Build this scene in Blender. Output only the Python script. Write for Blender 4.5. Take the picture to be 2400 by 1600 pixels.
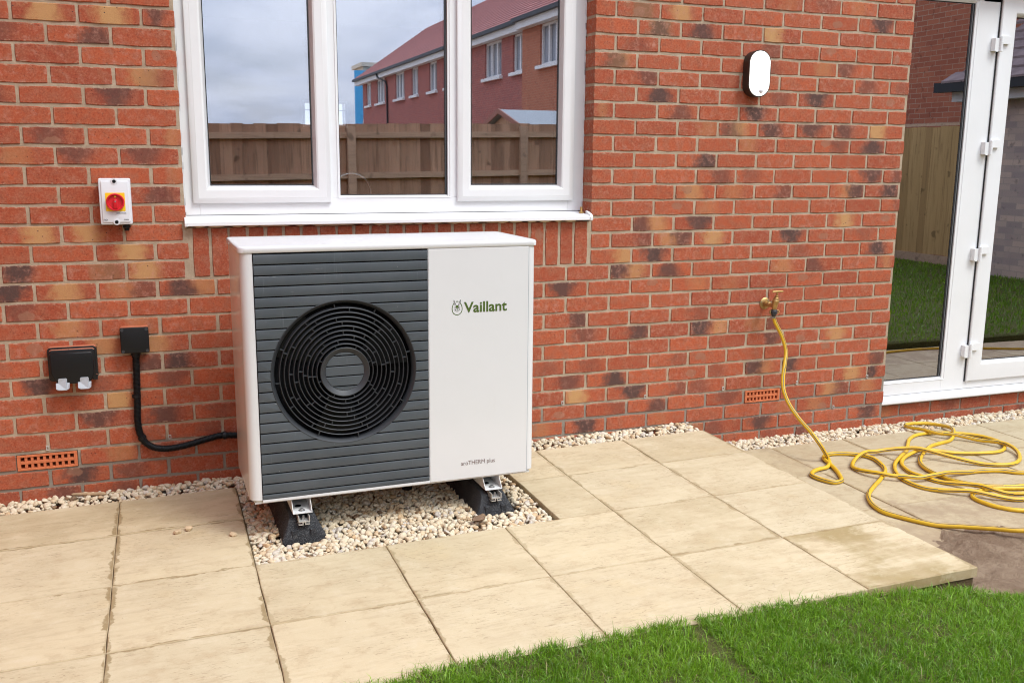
import bpy, bmesh, math, random
import numpy as np
from mathutils import Vector, Matrix
rnd = random.Random(7)
NR = np.random.RandomState(5)
R = math.radians
for o in list(bpy.data.objects):
    bpy.data.objects.remove(o)
scene = bpy.context.scene
COL = scene.collection

# ------------------------------------------------------------------ camera
CAM = np.array([0.5723, -4.089, 0.4937])
YAW, PITCH, ROLL, FPX = 0.3561, 0.190, 0.0081, 2235.48      # focal length in pixels of a 2400 wide frame
cy, sy, cp, sp = math.cos(YAW), math.sin(YAW), math.cos(PITCH), math.sin(PITCH)
FWD = np.array([sy * cp, cy * cp, -sp])
RGT = np.array([cy, -sy, 0.0])
UPV = np.cross(RGT, FWD)
cr, sr = math.cos(ROLL), math.sin(ROLL)
RGT, UPV = cr * RGT + sr * UPV, -sr * RGT + cr * UPV
cd = bpy.data.cameras.new('camera')
cam = bpy.data.objects.new('camera', cd)
COL.objects.link(cam)
m = Matrix.Identity(4)
for i in range(3):
    m[i][0], m[i][1], m[i][2], m[i][3] = RGT[i], UPV[i], -FWD[i], CAM[i]
cam.matrix_world = m
cd.sensor_fit = 'HORIZONTAL'
cd.sensor_width = 36.0
cd.lens = FPX / 2400 * 36
cd.clip_start, cd.clip_end = 0.05, 600
cd.dof.use_dof = True
cd.dof.focus_distance = 3.9
cd.dof.aperture_fstop = 10.0
scene.camera = cam


def project(X):
    d = np.asarray(X) - CAM
    w = d @ FWD
    return 1200 + FPX * (d @ RGT) / w, 800 - FPX * (d @ UPV) / w


def ray(u, v):
    return FWD + RGT * (u - 1200) / FPX - UPV * (v - 800) / FPX


def on_z(u, v, z):
    d = ray(u, v)
    return CAM + d * (z - CAM[2]) / d[2]


# ------------------------------------------------------------------ light
SUN_EL, SUN_AZ = R(52), R(145)        # azimuth measured from +y towards +x
scene.view_settings.view_transform = 'Standard'
scene.view_settings.look = 'None'
scene.view_settings.gamma = 1.0
scene.view_settings.use_curve_mapping = False
scene.view_settings.exposure = 0.66
world = bpy.data.worlds.new('World')
scene.world = world
world.use_nodes = True
sl = bpy.data.lights.new('sun', 'SUN')
sl.energy = 1.25
sl.angle = R(18)
sl.color = (1.0, 0.985, 0.93)
sun = bpy.data.objects.new('sun', sl)
COL.objects.link(sun)
sdir = Vector((math.sin(SUN_AZ) * math.cos(SUN_EL), math.cos(SUN_AZ) * math.cos(SUN_EL), math.sin(SUN_EL)))
sun.rotation_euler = sdir.to_track_quat('Z', 'Y').to_euler()
sun.location = (4, -6, 8)


# ------------------------------------------------------------------ node helper
class NT:
    def __init__(self, tree):
        self.t = tree
        tree.nodes.clear()

    def n(self, typ, inp=None, **props):
        nd = self.t.nodes.new(typ)
        for k, v in props.items():
            setattr(nd, k, v)
        for k, v in (inp or {}).items():
            s = nd.inputs[k]
            if isinstance(v, bpy.types.NodeSocket):
                self.t.links.new(v, s)
            else:
                s.default_value = v
        return nd

    def math(self, op, a, b=0.0, c=0.0, clamp=False):
        return self.n('ShaderNodeMath', {0: a, 1: b, 2: c}, operation=op, use_clamp=clamp).outputs[0]

    def mix(self, f, a, b, mode='MIX'):
        if not isinstance(a, bpy.types.NodeSocket) and len(a) == 3:
            a = (*a, 1)
        if not isinstance(b, bpy.types.NodeSocket) and len(b) == 3:
            b = (*b, 1)
        return self.n('ShaderNodeMix', {0: f, 6: a, 7: b}, data_type='RGBA', blend_type=mode).outputs[2]

    def noise(self, vec, scale, detail=3.0, rough=0.55, dist=0.0):
        return self.n('ShaderNodeTexNoise', {'Vector': vec, 'Scale': scale, 'Detail': detail, 'Roughness': rough,
                                             'Distortion': dist}).outputs[0]

    def step(self, x, lo, hi, a=0.0, b=1.0):
        return self.n('ShaderNodeMapRange', {0: x, 1: lo, 2: hi, 3: a, 4: b}, interpolation_type='SMOOTHSTEP').outputs[0]

    def mapv(self, vec, scale=(1, 1, 1), rot=(0, 0, 0), loc=(0, 0, 0)):
        return self.n('ShaderNodeMapping', {0: vec, 1: loc, 2: rot, 3: scale}).outputs[0]

    def pos(self):
        return self.n('ShaderNodeNewGeometry').outputs['Position']

    def attr(self, name):
        return self.n('ShaderNodeAttribute', attribute_name=name)

    def sep(self, v):
        return self.n('ShaderNodeSeparateXYZ', {0: v}).outputs

    def bump(self, h, strength, dist=0.002, normal=None):
        i = {'Strength': strength, 'Distance': dist, 'Height': h}
        if normal is not None:
            i['Normal'] = normal
        return self.n('ShaderNodeBump', i).outputs[0]

    def bsdf(self, col, rough=0.6, normal=None, spec=0.5, metal=0.0, **k):
        i = {'Base Color': col if isinstance(col, bpy.types.NodeSocket) else (*col, 1), 'Roughness': rough, 'Metallic': metal,
             'Specular IOR Level': spec}
        if normal is not None:
            i['Normal'] = normal
        i.update(k)
        s = self.n('ShaderNodeBsdfPrincipled', i).outputs[0]
        return s

    def out(self, s):
        self.n('ShaderNodeOutputMaterial', {0: s})


def material(name):
    mt = bpy.data.materials.new(name)
    mt.use_nodes = True
    return mt, NT(mt.node_tree)


def simple(name, col, rough=0.5, spec=0.5, metal=0.0, grain=0.0, gscale=200.0, vary=0.0):
    mt, t = material(name)
    p = t.pos()
    c = col
    if vary:
        nz = t.noise(p, gscale * 0.15, 4)
        c = t.mix(t.step(nz, 0.3, 0.7), tuple(x * (1 - vary) for x in col), tuple(min(1, x * (1 + vary)) for x in col))
    nm = t.bump(t.noise(p, gscale, 3), grain, 0.001) if grain else None
    t.out(t.bsdf(c, rough, nm, spec, metal))
    return mt


# ------------------------------------------------------------------ world: broken overcast
w = NT(world.node_tree)
g = w.n('ShaderNodeTexCoord').outputs['Generated']
sky = w.n('ShaderNodeTexSky', sky_type='NISHITA', sun_disc=False, sun_elevation=SUN_EL, sun_rotation=SUN_AZ,
          air_density=1.0, dust_density=2.0, ozone_density=1.0).outputs[0]
nish = w.n('ShaderNodeBackground', {0: sky, 1: 0.10}).outputs[0]
gs = w.sep(g)
zz = w.math('MAXIMUM', gs[2], 0.0)
den = w.math('ADD', zz, 0.22)
cv = w.n('ShaderNodeCombineXYZ', {0: w.math('DIVIDE', gs[0], den), 1: w.math('DIVIDE', gs[1], den), 2: 0.3}).outputs[0]
c1 = w.noise(cv, 1.1, 5, 0.5, 0.6)
c2 = w.noise(w.mapv(cv, (1, 1, 1), (0, 0, 0), (3, 7, 1)), 2.6, 4, 0.5, 0.3)
shade = w.step(w.math('ADD', w.math('MULTIPLY', c1, 0.7), w.math('MULTIPLY', c2, 0.3)), 0.36, 0.64)
ccol = w.mix(shade, (0.55, 0.645, 0.80), (0.94, 1.01, 1.075))
cie = w.math('MULTIPLY', w.math('ADD', 1.0, w.math('MULTIPLY', zz, 2.0)), 0.83)
cloud = w.n('ShaderNodeBackground', {0: ccol, 1: cie}).outputs[0]
cover = w.step(c2, 0.30, 0.55, 0.72, 1.0)
ws = w.n('ShaderNodeMixShader', {0: cover, 1: nish, 2: cloud}).outputs[0]
w.n('ShaderNodeOutputWorld', {0: ws})

# ------------------------------------------------------------------ materials


def mat_brick(name='fired_brick', wallz=True):
    mt, t = material(name)
    P = t.pos()
    bl = t.sep(t.attr('bl').outputs['Vector'])
    a = t.attr('ba')
    av = t.sep(a.outputs['Vector'])
    b = t.attr('bb')
    bv = t.sep(b.outputs['Vector'])
    fine = t.noise(P, 420, 4, 0.7)
    mid = t.noise(P, 26, 5, 0.6)
    low = t.noise(P, 9, 3, 0.5)
    wob = t.math('MULTIPLY', t.math('SUBTRACT', mid, 0.5), 0.55)
    u = t.math('ADD', bl[0], wob)
    v = bl[1]
    col = t.mix(bv[0], (0.475, 0.108, 0.044), (0.315, 0.064, 0.032))
    col = t.mix(t.step(low, 0.35, 0.7, 0, 0.55), col, (0.385, 0.084, 0.034))
    col = t.mix(t.step(mid, 0.40, 0.66, 0, 0.75), col, (0.345, 0.122, 0.068))
    patchy = t.noise(t.mapv(P, (1, 1, 1.6), (0, 0, 0), (9, 2, 4)), 17, 6, 0.68)
    col = t.mix(t.step(patchy, 0.52, 0.72, 0, 0.5), col, (0.235, 0.070, 0.040))
    gr2 = t.noise(P, 130, 5, 0.7)
    col = t.mix(t.step(gr2, 0.48, 0.70, 0, 0.6), col, (0.50, 0.190, 0.105))
    col = t.mix(t.step(gr2, 0.48, 0.32, 0, 0.6), col, (0.17, 0.040, 0.024))
    # cream flash
    cu = t.math('ABSOLUTE', t.math('SUBTRACT', u, a.outputs['Alpha']))
    cm = t.math('MULTIPLY', t.step(t.math('ADD', cu, t.math('MULTIPLY', t.math('SUBTRACT', fine, 0.5), 0.25)), 0.06, 0.40, 1, 0), av[2])
    col = t.mix(cm, col, (0.52, 0.30, 0.125))
    # dark reduction patch
    du = t.math('ABSOLUTE', t.math('SUBTRACT', u, av[1]))
    dv = t.math('ADD', du, t.math('MULTIPLY', v, t.math('MULTIPLY', t.math('SUBTRACT', bv[1], 0.5), 0.45)))
    dm = t.math('MULTIPLY', t.step(t.math('ADD', dv, t.math('MULTIPLY', t.math('SUBTRACT', fine, 0.5), 0.22)), 0.08, 0.42, 1, 0), t.math('MULTIPLY', av[0], 1.15, clamp=True))
    col = t.mix(t.math('MULTIPLY', dm, 0.96), col, (0.062, 0.050, 0.046))
    # smear of mortar or silicone
    su = t.math('DIVIDE', t.math('SUBTRACT', bl[0], t.math('MULTIPLY', t.math('SUBTRACT', bv[1], 0.5), 0.6)), 0.15)
    sv = t.math('DIVIDE', t.math('ADD', t.math('ADD', v, t.math('MULTIPLY', t.math('SUBTRACT', bv[0], 0.4), 0.7)), t.math('MULTIPLY', t.math('SUBTRACT', mid, 0.5), 0.7)), 0.33)
    sd = t.math('ADD', t.math('MULTIPLY', su, su), t.math('MULTIPLY', sv, sv))
    sm = t.math('MULTIPLY', t.step(sd, 0.7, 1.15, 1, 0), t.math('MULTIPLY', bv[2], 0.62))
    col = t.mix(sm, col, (0.31, 0.165, 0.105))
    # pale film and drag marks
    film = t.math('MULTIPLY', t.step(t.noise(P, 34, 6, 0.75), 0.47, 0.74), b.outputs['Alpha'])
    col = t.mix(t.math('MULTIPLY', film, 0.8), col, (0.53, 0.265, 0.195))
    drag = t.noise(t.mapv(P, (14, 14, 95), (0, R(38), 0)), 1.6, 2, 0.5)
    dg = t.math('MULTIPLY', t.step(drag, 0.70, 0.76), t.step(mid, 0.48, 0.6))
    col = t.mix(t.math('MULTIPLY', dg, t.math('MULTIPLY', b.outputs['Alpha'], 0.7)), col, (0.66, 0.47, 0.38))
    # edges: whitish mortar residue
    ed = t.math('MAXIMUM', t.math('ABSOLUTE', bl[1]), t.math('ADD', t.math('ABSOLUTE', bl[0]), -0.035))
    em = t.math('MULTIPLY', t.step(ed, 0.40, 0.49), t.step(t.noise(P, 75, 4, 0.6), 0.50, 0.66))
    col = t.mix(t.math('MULTIPLY', em, 0.7), col, (0.48, 0.32, 0.22))
    # dark specks
    vo = t.n('ShaderNodeTexVoronoi', {'Vector': P, 'Scale': 62.0})
    sp_ = t.math('MULTIPLY', t.step(vo.outputs['Distance'], 0.10, 0.17, 1, 0), t.step(t.sep(vo.outputs['Color'])[0], 0.60, 0.62))
    col = t.mix(t.math('MULTIPLY', sp_, t.math('ADD', 0.40, t.math('MULTIPLY', av[2], 0.6))), col, (0.05, 0.035, 0.035))
    col = t.mix(t.step(fine, 0.25, 0.75, 0.0, 0.32), col, (0.20, 0.045, 0.025))
    h = t.math('ADD', t.math('MULTIPLY', fine, 0.5), t.math('MULTIPLY', mid, 0.8))
    h = t.math('SUBTRACT', h, t.math('MULTIPLY', sp_, 0.6))
    t.out(t.bsdf(col, 0.86, t.bump(h, 0.8, 0.003), 0.25))
    return mt


def mat_mortar():
    mt, t = material('mortar')
    P = t.pos()
    z = t.sep(P)[2]
    n1 = t.noise(P, 120, 5, 0.7)
    n2 = t.noise(P, 14, 3)
    c = t.mix(t.step(n2, 0.3, 0.7), (0.37, 0.285, 0.20), (0.47, 0.375, 0.275))
    gl = t.step(t.math('ADD', z, t.math('MULTIPLY', t.math('SUBTRACT', n2, 0.5), 0.08)), -0.69, -0.665, 1, 0)
    c = t.mix(t.math('MULTIPLY', gl, 0.8), c, (0.215, 0.195, 0.17))
    c = t.mix(t.step(n1, 0.35, 0.75, 0, 0.35), c, (0.28, 0.21, 0.15))
    t.out(t.bsdf(c, 0.95, t.bump(t.math('ADD', n1, t.math('MULTIPLY', n2, 0.7)), 0.7, 0.004), 0.15))
    return mt


def mat_slab(name, ca, cb, dirt):
    mt, t = material(name)
    P = t.pos()
    lo = t.sep(t.attr('sl').outputs['Vector'])
    a = t.attr('sa')
    av = t.sep(a.outputs['Vector'])
    off = t.n('ShaderNodeVectorMath', {0: P, 1: a.outputs['Vector']}, operation='ADD').outputs[0]
    st = t.noise(t.mapv(off, (7, 42, 20)), 1.0, 6, 0.62, 0.4)
    st2 = t.noise(t.mapv(off, (22, 130, 40)), 1.0, 4, 0.65)
    bg = t.noise(off, 3.2, 4, 0.55)
    fine = t.noise(P, 500, 3, 0.7)
    c = t.mix(av[0], ca, cb)
    c = t.mix(t.step(bg, 0.35, 0.68, 0, 0.65), c, tuple(x * k for x, k in zip(ca, (0.95, 0.93, 0.93))))
    c = t.mix(t.step(bg, 0.58, 0.75, 0, 0.30), c, tuple(x * k for x, k in zip(ca, (1.12, 1.02, 0.80))))
    c = t.mix(t.step(st, 0.50, 0.70, 0, 0.34), c, tuple(x * k for x, k in zip(ca, (0.72, 0.64, 0.62))))
    c = t.mix(t.step(st, 0.46, 0.30, 0, 0.35), c, tuple(min(0.75, x * k) for x, k in zip(ca, (1.12, 1.13, 1.2))))
    st3 = t.noise(t.mapv(off, (34, 170, 40), (0, 0, 0), (3.3, 1.7, 0)), 1.0, 5, 0.7, 0.8)
    veins = t.math('MULTIPLY', t.step(st3, 0.555, 0.64), t.step(t.noise(off, 6.5, 3), 0.36, 0.58))
    c = t.mix(t.math('MULTIPLY', veins, 0.62), c, tuple(x * k for x, k in zip(ca, (0.42, 0.33, 0.30))))
    # weathered, olive wet patches
    wet = t.math('MULTIPLY', t.step(t.math('ADD', bg, t.math('MULTIPLY', t.math('SUBTRACT', st, 0.5), 0.22)), 0.36, 0.60), av[2])
    c = t.mix(wet, c, (0.355, 0.270, 0.125))
    # damp joints
    dx = t.math('SUBTRACT', 0.225, t.math('ABSOLUTE', lo[0]))
    dy = t.math('SUBTRACT', 0.225, t.math('ABSOLUTE', lo[1]))
    d = t.math('MINIMUM', dx, dy)
    wn = t.noise(off, 9, 3, 0.6)
    wf = t.noise(off, 55, 5, 0.65)
    rx = t.math('MULTIPLY', t.step(wn, 0.40, 0.60), t.math('MULTIPLY', wf, 0.030))
    ry = t.math('MULTIPLY', t.step(wn, 0.46, 0.64), t.math('MULTIPLY', wf, 0.026))
    upn = t.step(t.sep(t.n('ShaderNodeNewGeometry').outputs['Normal'])[2], 0.5, 0.8)
    mx_ = t.step(t.math('SUBTRACT', dx, rx), -0.002, 0.003, 1, 0)
    my_ = t.step(t.math('SUBTRACT', dy, ry), -0.002, 0.003, 1, 0)
    dm = t.math('MULTIPLY', upn, t.math('MULTIPLY', t.math('MAXIMUM', mx_, my_), t.math('ADD', 0.10, t.math('MULTIPLY', av[1], 0.65))))
    c = t.mix(dm, c, (0.245, 0.170, 0.070))
    c = t.mix(t.step(t.math('ADD', d, t.math('MULTIPLY', wf, -0.006)), -0.003, 0.006, 0.40, 0.0), c, (0.30, 0.205, 0.10))
    blot = t.noise(off, 13, 5, 0.7)
    c = t.mix(t.step(blot, 0.50, 0.70, 0, 0.55), c, tuple(x * k for x, k in zip(ca, (0.80, 0.72, 0.66))))
    c = t.mix(t.step(blot, 0.48, 0.30, 0, 0.40), c, tuple(min(0.78, x * k) for x, k in zip(ca, (1.14, 1.16, 1.24))))
    if dirt:
        dn = t.noise(P, 5.5, 6, 0.65)
        yy = t.sep(P)[1]
        near = t.step(yy, -0.75, -1.45, 0, 0.28)
        c = t.mix(t.step(t.math('ADD', dn, near), 0.56, 0.80, 0, 0.7), c, (0.30, 0.215, 0.135))
    vo = t.n('ShaderNodeTexVoronoi', {'Vector': P, 'Scale': 38.0})
    sp_ = t.math('MULTIPLY', t.step(vo.outputs['Distance'], 0.05, 0.10, 1, 0), t.step(t.sep(vo.outputs['Color'])[1], 0.82, 0.84))
    c = t.mix(t.math('MULTIPLY', sp_, 0.6), c, (0.17, 0.10, 0.06))
    c = t.mix(t.step(fine, 0.3, 0.75, 0, 0.14), c, (0.24, 0.17, 0.10))
    h = t.math('ADD', t.math('MULTIPLY', st, 0.6), t.math('ADD', t.math('MULTIPLY', st2, 0.5), t.math('MULTIPLY', fine, 0.25)))
    rough = t.step(t.math('ADD', dm, wet), 0, 1, 0.80, 0.52)
    t.out(t.bsdf(c, rough, t.bump(h, 0.35, 0.003), 0.3))
    return mt


def mat_gravel():
    mt, t = material('limestone_chips')
    rp = t.n('ShaderNodeNewGeometry').outputs['Random Per Island']
    P = t.pos()
    cr_ = t.n('ShaderNodeValToRGB', {0: rp})
    el = cr_.color_ramp.elements
    stops = [(0.0, (0.16, 0.10, 0.06)), (0.03, (0.24, 0.15, 0.085)), (0.045, (0.54, 0.36, 0.20)), (0.10, (0.58, 0.43, 0.27)), (0.28, (0.64, 0.53, 0.37)),
             (0.60, (0.66, 0.57, 0.42)), (0.80, (0.70, 0.61, 0.46)), (0.93, (0.60, 0.54, 0.45)), (1.0, (0.50, 0.45, 0.40))]
    while len(el) > 1:
        el.remove(el[0])
    el[0].position, el[0].color = stops[0][0], (*stops[0][1], 1)
    for p, c in stops[1:]:
        e = el.new(p)
        e.color = (*c, 1)
    n1 = t.noise(P, 160, 4, 0.6)
    c = t.mix(t.step(n1, 0.42, 0.75, 0, 0.45), cr_.outputs[0], (0.46, 0.33, 0.20))
    t.out(t.bsdf(c, 0.85, t.bump(t.noise(P, 350, 3), 0.4, 0.001), 0.25))
    return mt


def mat_grass():
    mt, t = material('grass_blades')
    c = t.attr('gc').outputs['Color']
    d = t.n('ShaderNodeBsdfPrincipled', {'Base Color': c, 'Roughness': 0.42, 'Specular IOR Level': 0.5}).outputs[0]
    tr = t.n('ShaderNodeBsdfTranslucent', {0: t.mix(0.5, c, (0.16, 0.34, 0.015))}).outputs[0]
    t.out(t.n('ShaderNodeMixShader', {0: 0.35, 1: d, 2: tr}).outputs[0])
    return mt


def mat_soil(name, a, b):
    mt, t = material(name)
    P = t.pos()
    n1 = t.noise(P, 7, 5, 0.6)
    n2 = t.noise(P, 60, 6, 0.7)
    n3 = t.noise(P, 300, 3, 0.7)
    c = t.mix(t.step(n1, 0.35, 0.65), a, b)
    c = t.mix(t.step(n2, 0.5, 0.8, 0, 0.6), c, tuple(x * 0.45 for x in a))
    c = t.mix(t.step(n3, 0.66, 0.72, 0, 0.5), c, (0.45, 0.38, 0.30))
    t.out(t.bsdf(c, 0.95, t.bump(t.math('ADD', n2, t.math('MULTIPLY', n3, 0.5)), 1.0, 0.02), 0.15))
    return mt


def mat_lawn():
    mt, t = material('lawn_base')
    P = t.pos()
    n1 = t.noise(P, 3, 4, 0.6)
    n2 = t.noise(t.mapv(P, (160, 160, 60)), 1.0, 4, 0.7)
    c = t.mix(t.step(n2, 0.3, 0.7), (0.075, 0.075, 0.025), (0.14, 0.15, 0.040))
    c = t.mix(t.step(n1, 0.5, 0.75, 0, 0.3), c, (0.10, 0.12, 0.03))
    t.out(t.bsdf(c, 0.9, t.bump(n2, 0.8, 0.02), 0.2))
    return mt


def mat_wood(name, a, b, axis=2):
    mt, t = material(name)
    P = t.pos()
    ob = t.n('ShaderNodeObjectInfo').outputs['Random']
    off = t.n('ShaderNodeCombineXYZ', {0: t.math('MULTIPLY', ob, 37.0), 1: t.math('MULTIPLY', ob, 11.0), 2: t.math('MULTIPLY', ob, 5.0)}).outputs[0]
    Q = t.n('ShaderNodeVectorMath', {0: P, 1: off}, operation='ADD').outputs[0]
    sc = [28, 28, 28]
    sc[axis] = 1.6
    gr = t.noise(t.mapv(Q, tuple(sc)), 1.0, 5, 0.6, 0.8)
    kn = t.noise(Q, 5, 2, 0.5)
    c = t.mix(ob, a, b)
    c = t.mix(t.step(gr, 0.45, 0.72, 0, 0.6), c, tuple(x * 0.55 for x in b))
    c = t.mix(t.step(kn, 0.66, 0.74, 0, 0.7), c, tuple(x * 0.4 for x in b))
    t.out(t.bsdf(c, 0.85, t.bump(gr, 0.4, 0.003), 0.2))
    return mt


def mat_wallbrick(name, a, b, mortar, rot=(0, 0, 0)):
    mt, t = material(name)
    P = t.pos()
    s = t.sep(P)
    hx = t.math('ADD', s[0], s[1])
    v = t.n('ShaderNodeCombineXYZ', {0: hx, 1: s[2], 2: 0.0}).outputs[0]
    br = t.n('ShaderNodeTexBrick', {'Vector': v, 'Color1': (*a, 1), 'Color2': (*b, 1), 'Mortar': (*mortar, 1), 'Scale': 1.0, 'Mortar Size': 0.005,
                                    'Mortar Smooth': 0.2, 'Bias': -0.1, 'Brick Width': 0.225, 'Row Height': 0.075})
    n1 = t.noise(P, 3, 4)
    n2 = t.noise(P, 11, 3)
    c = t.mix(t.step(n2, 0.58, 0.72, 0, 0.6), br.outputs[0], tuple(x * 0.45 for x in b))
    c = t.mix(t.step(n1, 0.4, 0.7, 0, 0.35), c, b)
    t.out(t.bsdf(c, 0.9, t.bump(br.outputs[1], -0.6, 0.006), 0.2))
    return mt


def mat_glass(name, refl, tint):
    mt, t = material(name)
    lw = t.n('ShaderNodeFresnel', {0: 1.5}).outputs[0]
    f = t.math('ADD', refl - 0.04, lw, clamp=True)
    tr = t.n('ShaderNodeBsdfTransparent', {0: (*tint, 1)}).outputs[0]
    gl = t.n('ShaderNodeBsdfAnisotropic', {0: (0.88, 0.885, 1.0, 1), 'Roughness': 0.0}).outputs[0]
    t.out(t.n('ShaderNodeMixShader', {0: f, 1: tr, 2: gl}).outputs[0])
    return mt


def mat_upvc(name, grain):
    mt, t = material(name)
    P = t.pos()
    n1 = t.noise(t.mapv(P, (240, 240, 9)), 1.0, 3, 0.6, 0.6)
    n2 = t.noise(P, 6, 4, 0.6)
    c = t.mix(t.step(n2, 0.35, 0.75, 0, 0.5), (0.74, 0.74, 0.745), (0.70, 0.70, 0.70))
    t.out(t.bsdf(c, 0.33, t.bump(n1, grain, 0.0012) if grain else None, 0.45))
    return mt


def mat_casing():
    mt, t = material('white_enamel')
    P = t.pos()
    n1 = t.noise(P, 5, 5, 0.65)
    n2 = t.noise(t.mapv(P, (60, 60, 8)), 1.0, 5, 0.7)
    up = t.step(t.sep(t.n('ShaderNodeNewGeometry').outputs['Normal'])[2], 0.6, 0.9)
    c = t.mix(t.step(n1, 0.4, 0.75, 0, 0.4), (0.66, 0.66, 0.665), (0.635, 0.635, 0.635))
    c = t.mix(t.math('MULTIPLY', t.step(n2, 0.60, 0.70), 0.07), c, (0.55, 0.53, 0.50))
    dirt = t.noise(t.mapv(P, (18, 40, 1)), 1.0, 5, 0.7)
    c = t.mix(t.math('MULTIPLY', up, t.step(dirt, 0.56, 0.70, 0, 0.35)), c, (0.50, 0.47, 0.42))
    t.out(t.bsdf(c, 0.17, t.bump(t.noise(P, 700, 2), 0.04, 0.0006), 0.5))
    return mt


def mat_grille():
    mt, t = material('slate_grey_plastic')
    P = t.pos()
    n1 = t.noise(P, 5, 5, 0.65)
    n2 = t.noise(t.mapv(P, (110, 110, 7)), 1.0, 4, 0.7)
    vo = t.n('ShaderNodeTexVoronoi', {'Vector': P, 'Scale': 45.0})
    dots = t.math('MULTIPLY', t.step(vo.outputs['Distance'], 0.03, 0.07, 1, 0), t.step(t.sep(vo.outputs['Color'])[0], 0.86, 0.88))
    scr = t.math('MULTIPLY', t.step(t.noise(t.mapv(P, (9, 9, 160), (0, R(35), 0)), 1.0, 2), 0.72, 0.75), t.step(n1, 0.5, 0.6))
    c = t.mix(t.step(n1, 0.35, 0.7), (0.060, 0.071, 0.082), (0.076, 0.087, 0.098))
    c = t.mix(t.step(n2, 0.62, 0.80, 0, 0.35), c, (0.21, 0.23, 0.25))
    c = t.mix(t.math('MULTIPLY', t.math('MAXIMUM', dots, scr), 0.55), c, (0.36, 0.37, 0.38))
    t.out(t.bsdf(c, 0.42, t.bump(t.noise(P, 900, 2), 0.15, 0.0006), 0.45))
    return mt


def mat_rubber():
    mt, t = material('crumb_rubber')
    P = t.pos()
    n1 = t.noise(P, 260, 4, 0.75)
    n2 = t.noise(P, 22, 5, 0.7)
    c = t.mix(t.step(n1, 0.50, 0.68, 0, 0.8), (0.026, 0.027, 0.030), (0.17, 0.17, 0.175))
    c = t.mix(t.step(n2, 0.56, 0.75, 0, 0.5), c, (0.19, 0.185, 0.18))
    t.out(t.bsdf(c, 0.85, t.bump(n1, 0.8, 0.003), 0.3))
    return mt


def mat_hose():
    mt, t = material('yellow_hose')
    P = t.pos()
    n1 = t.noise(P, 14, 4, 0.6)
    n2 = t.noise(P, 120, 4, 0.7)
    c = t.mix(t.step(n1, 0.35, 0.7), (0.70, 0.44, 0.022), (0.61, 0.365, 0.025))
    c = t.mix(t.step(n2, 0.58, 0.76, 0, 0.5), c, (0.34, 0.19, 0.05))
    t.out(t.bsdf(c, 0.42, t.bump(n2, 0.15, 0.001), 0.45))
    return mt


def mat_tiles():
    mt, t = material('roof_tiles')
    P = t.pos()
    n1 = t.noise(P, 2.4, 4, 0.6)
    n2 = t.noise(P, 9, 3)
    c = t.mix(t.step(n1, 0.35, 0.7), (0.44, 0.19, 0.165), (0.34, 0.15, 0.14))
    c = t.mix(t.step(n2, 0.5, 0.8, 0, 0.4), c, (0.36, 0.17, 0.14))
    t.out(t.bsdf(c, 0.9, None, 0.2))
    return mt


def mat_dusty_black():
    mt, t = material('dusty_black_plastic')
    P = t.pos()
    up = t.step(t.sep(t.n('ShaderNodeNewGeometry').outputs['Normal'])[2], 0.3, 0.7)
    n1 = t.noise(P, 90, 5, 0.7)
    c = t.mix(t.step(n1, 0.5, 0.75, 0, 0.15), (0.007, 0.007, 0.008), (0.03, 0.027, 0.025))
    # brick dust has settled on the ledges
    c = t.mix(t.math('MULTIPLY', up, t.step(n1, 0.30, 0.42)), c, (0.46, 0.155, 0.085))
    t.out(t.bsdf(c, 0.40, t.bump(t.noise(P, 500, 2), 0.1, 0.0008), 0.45))
    return mt


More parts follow.
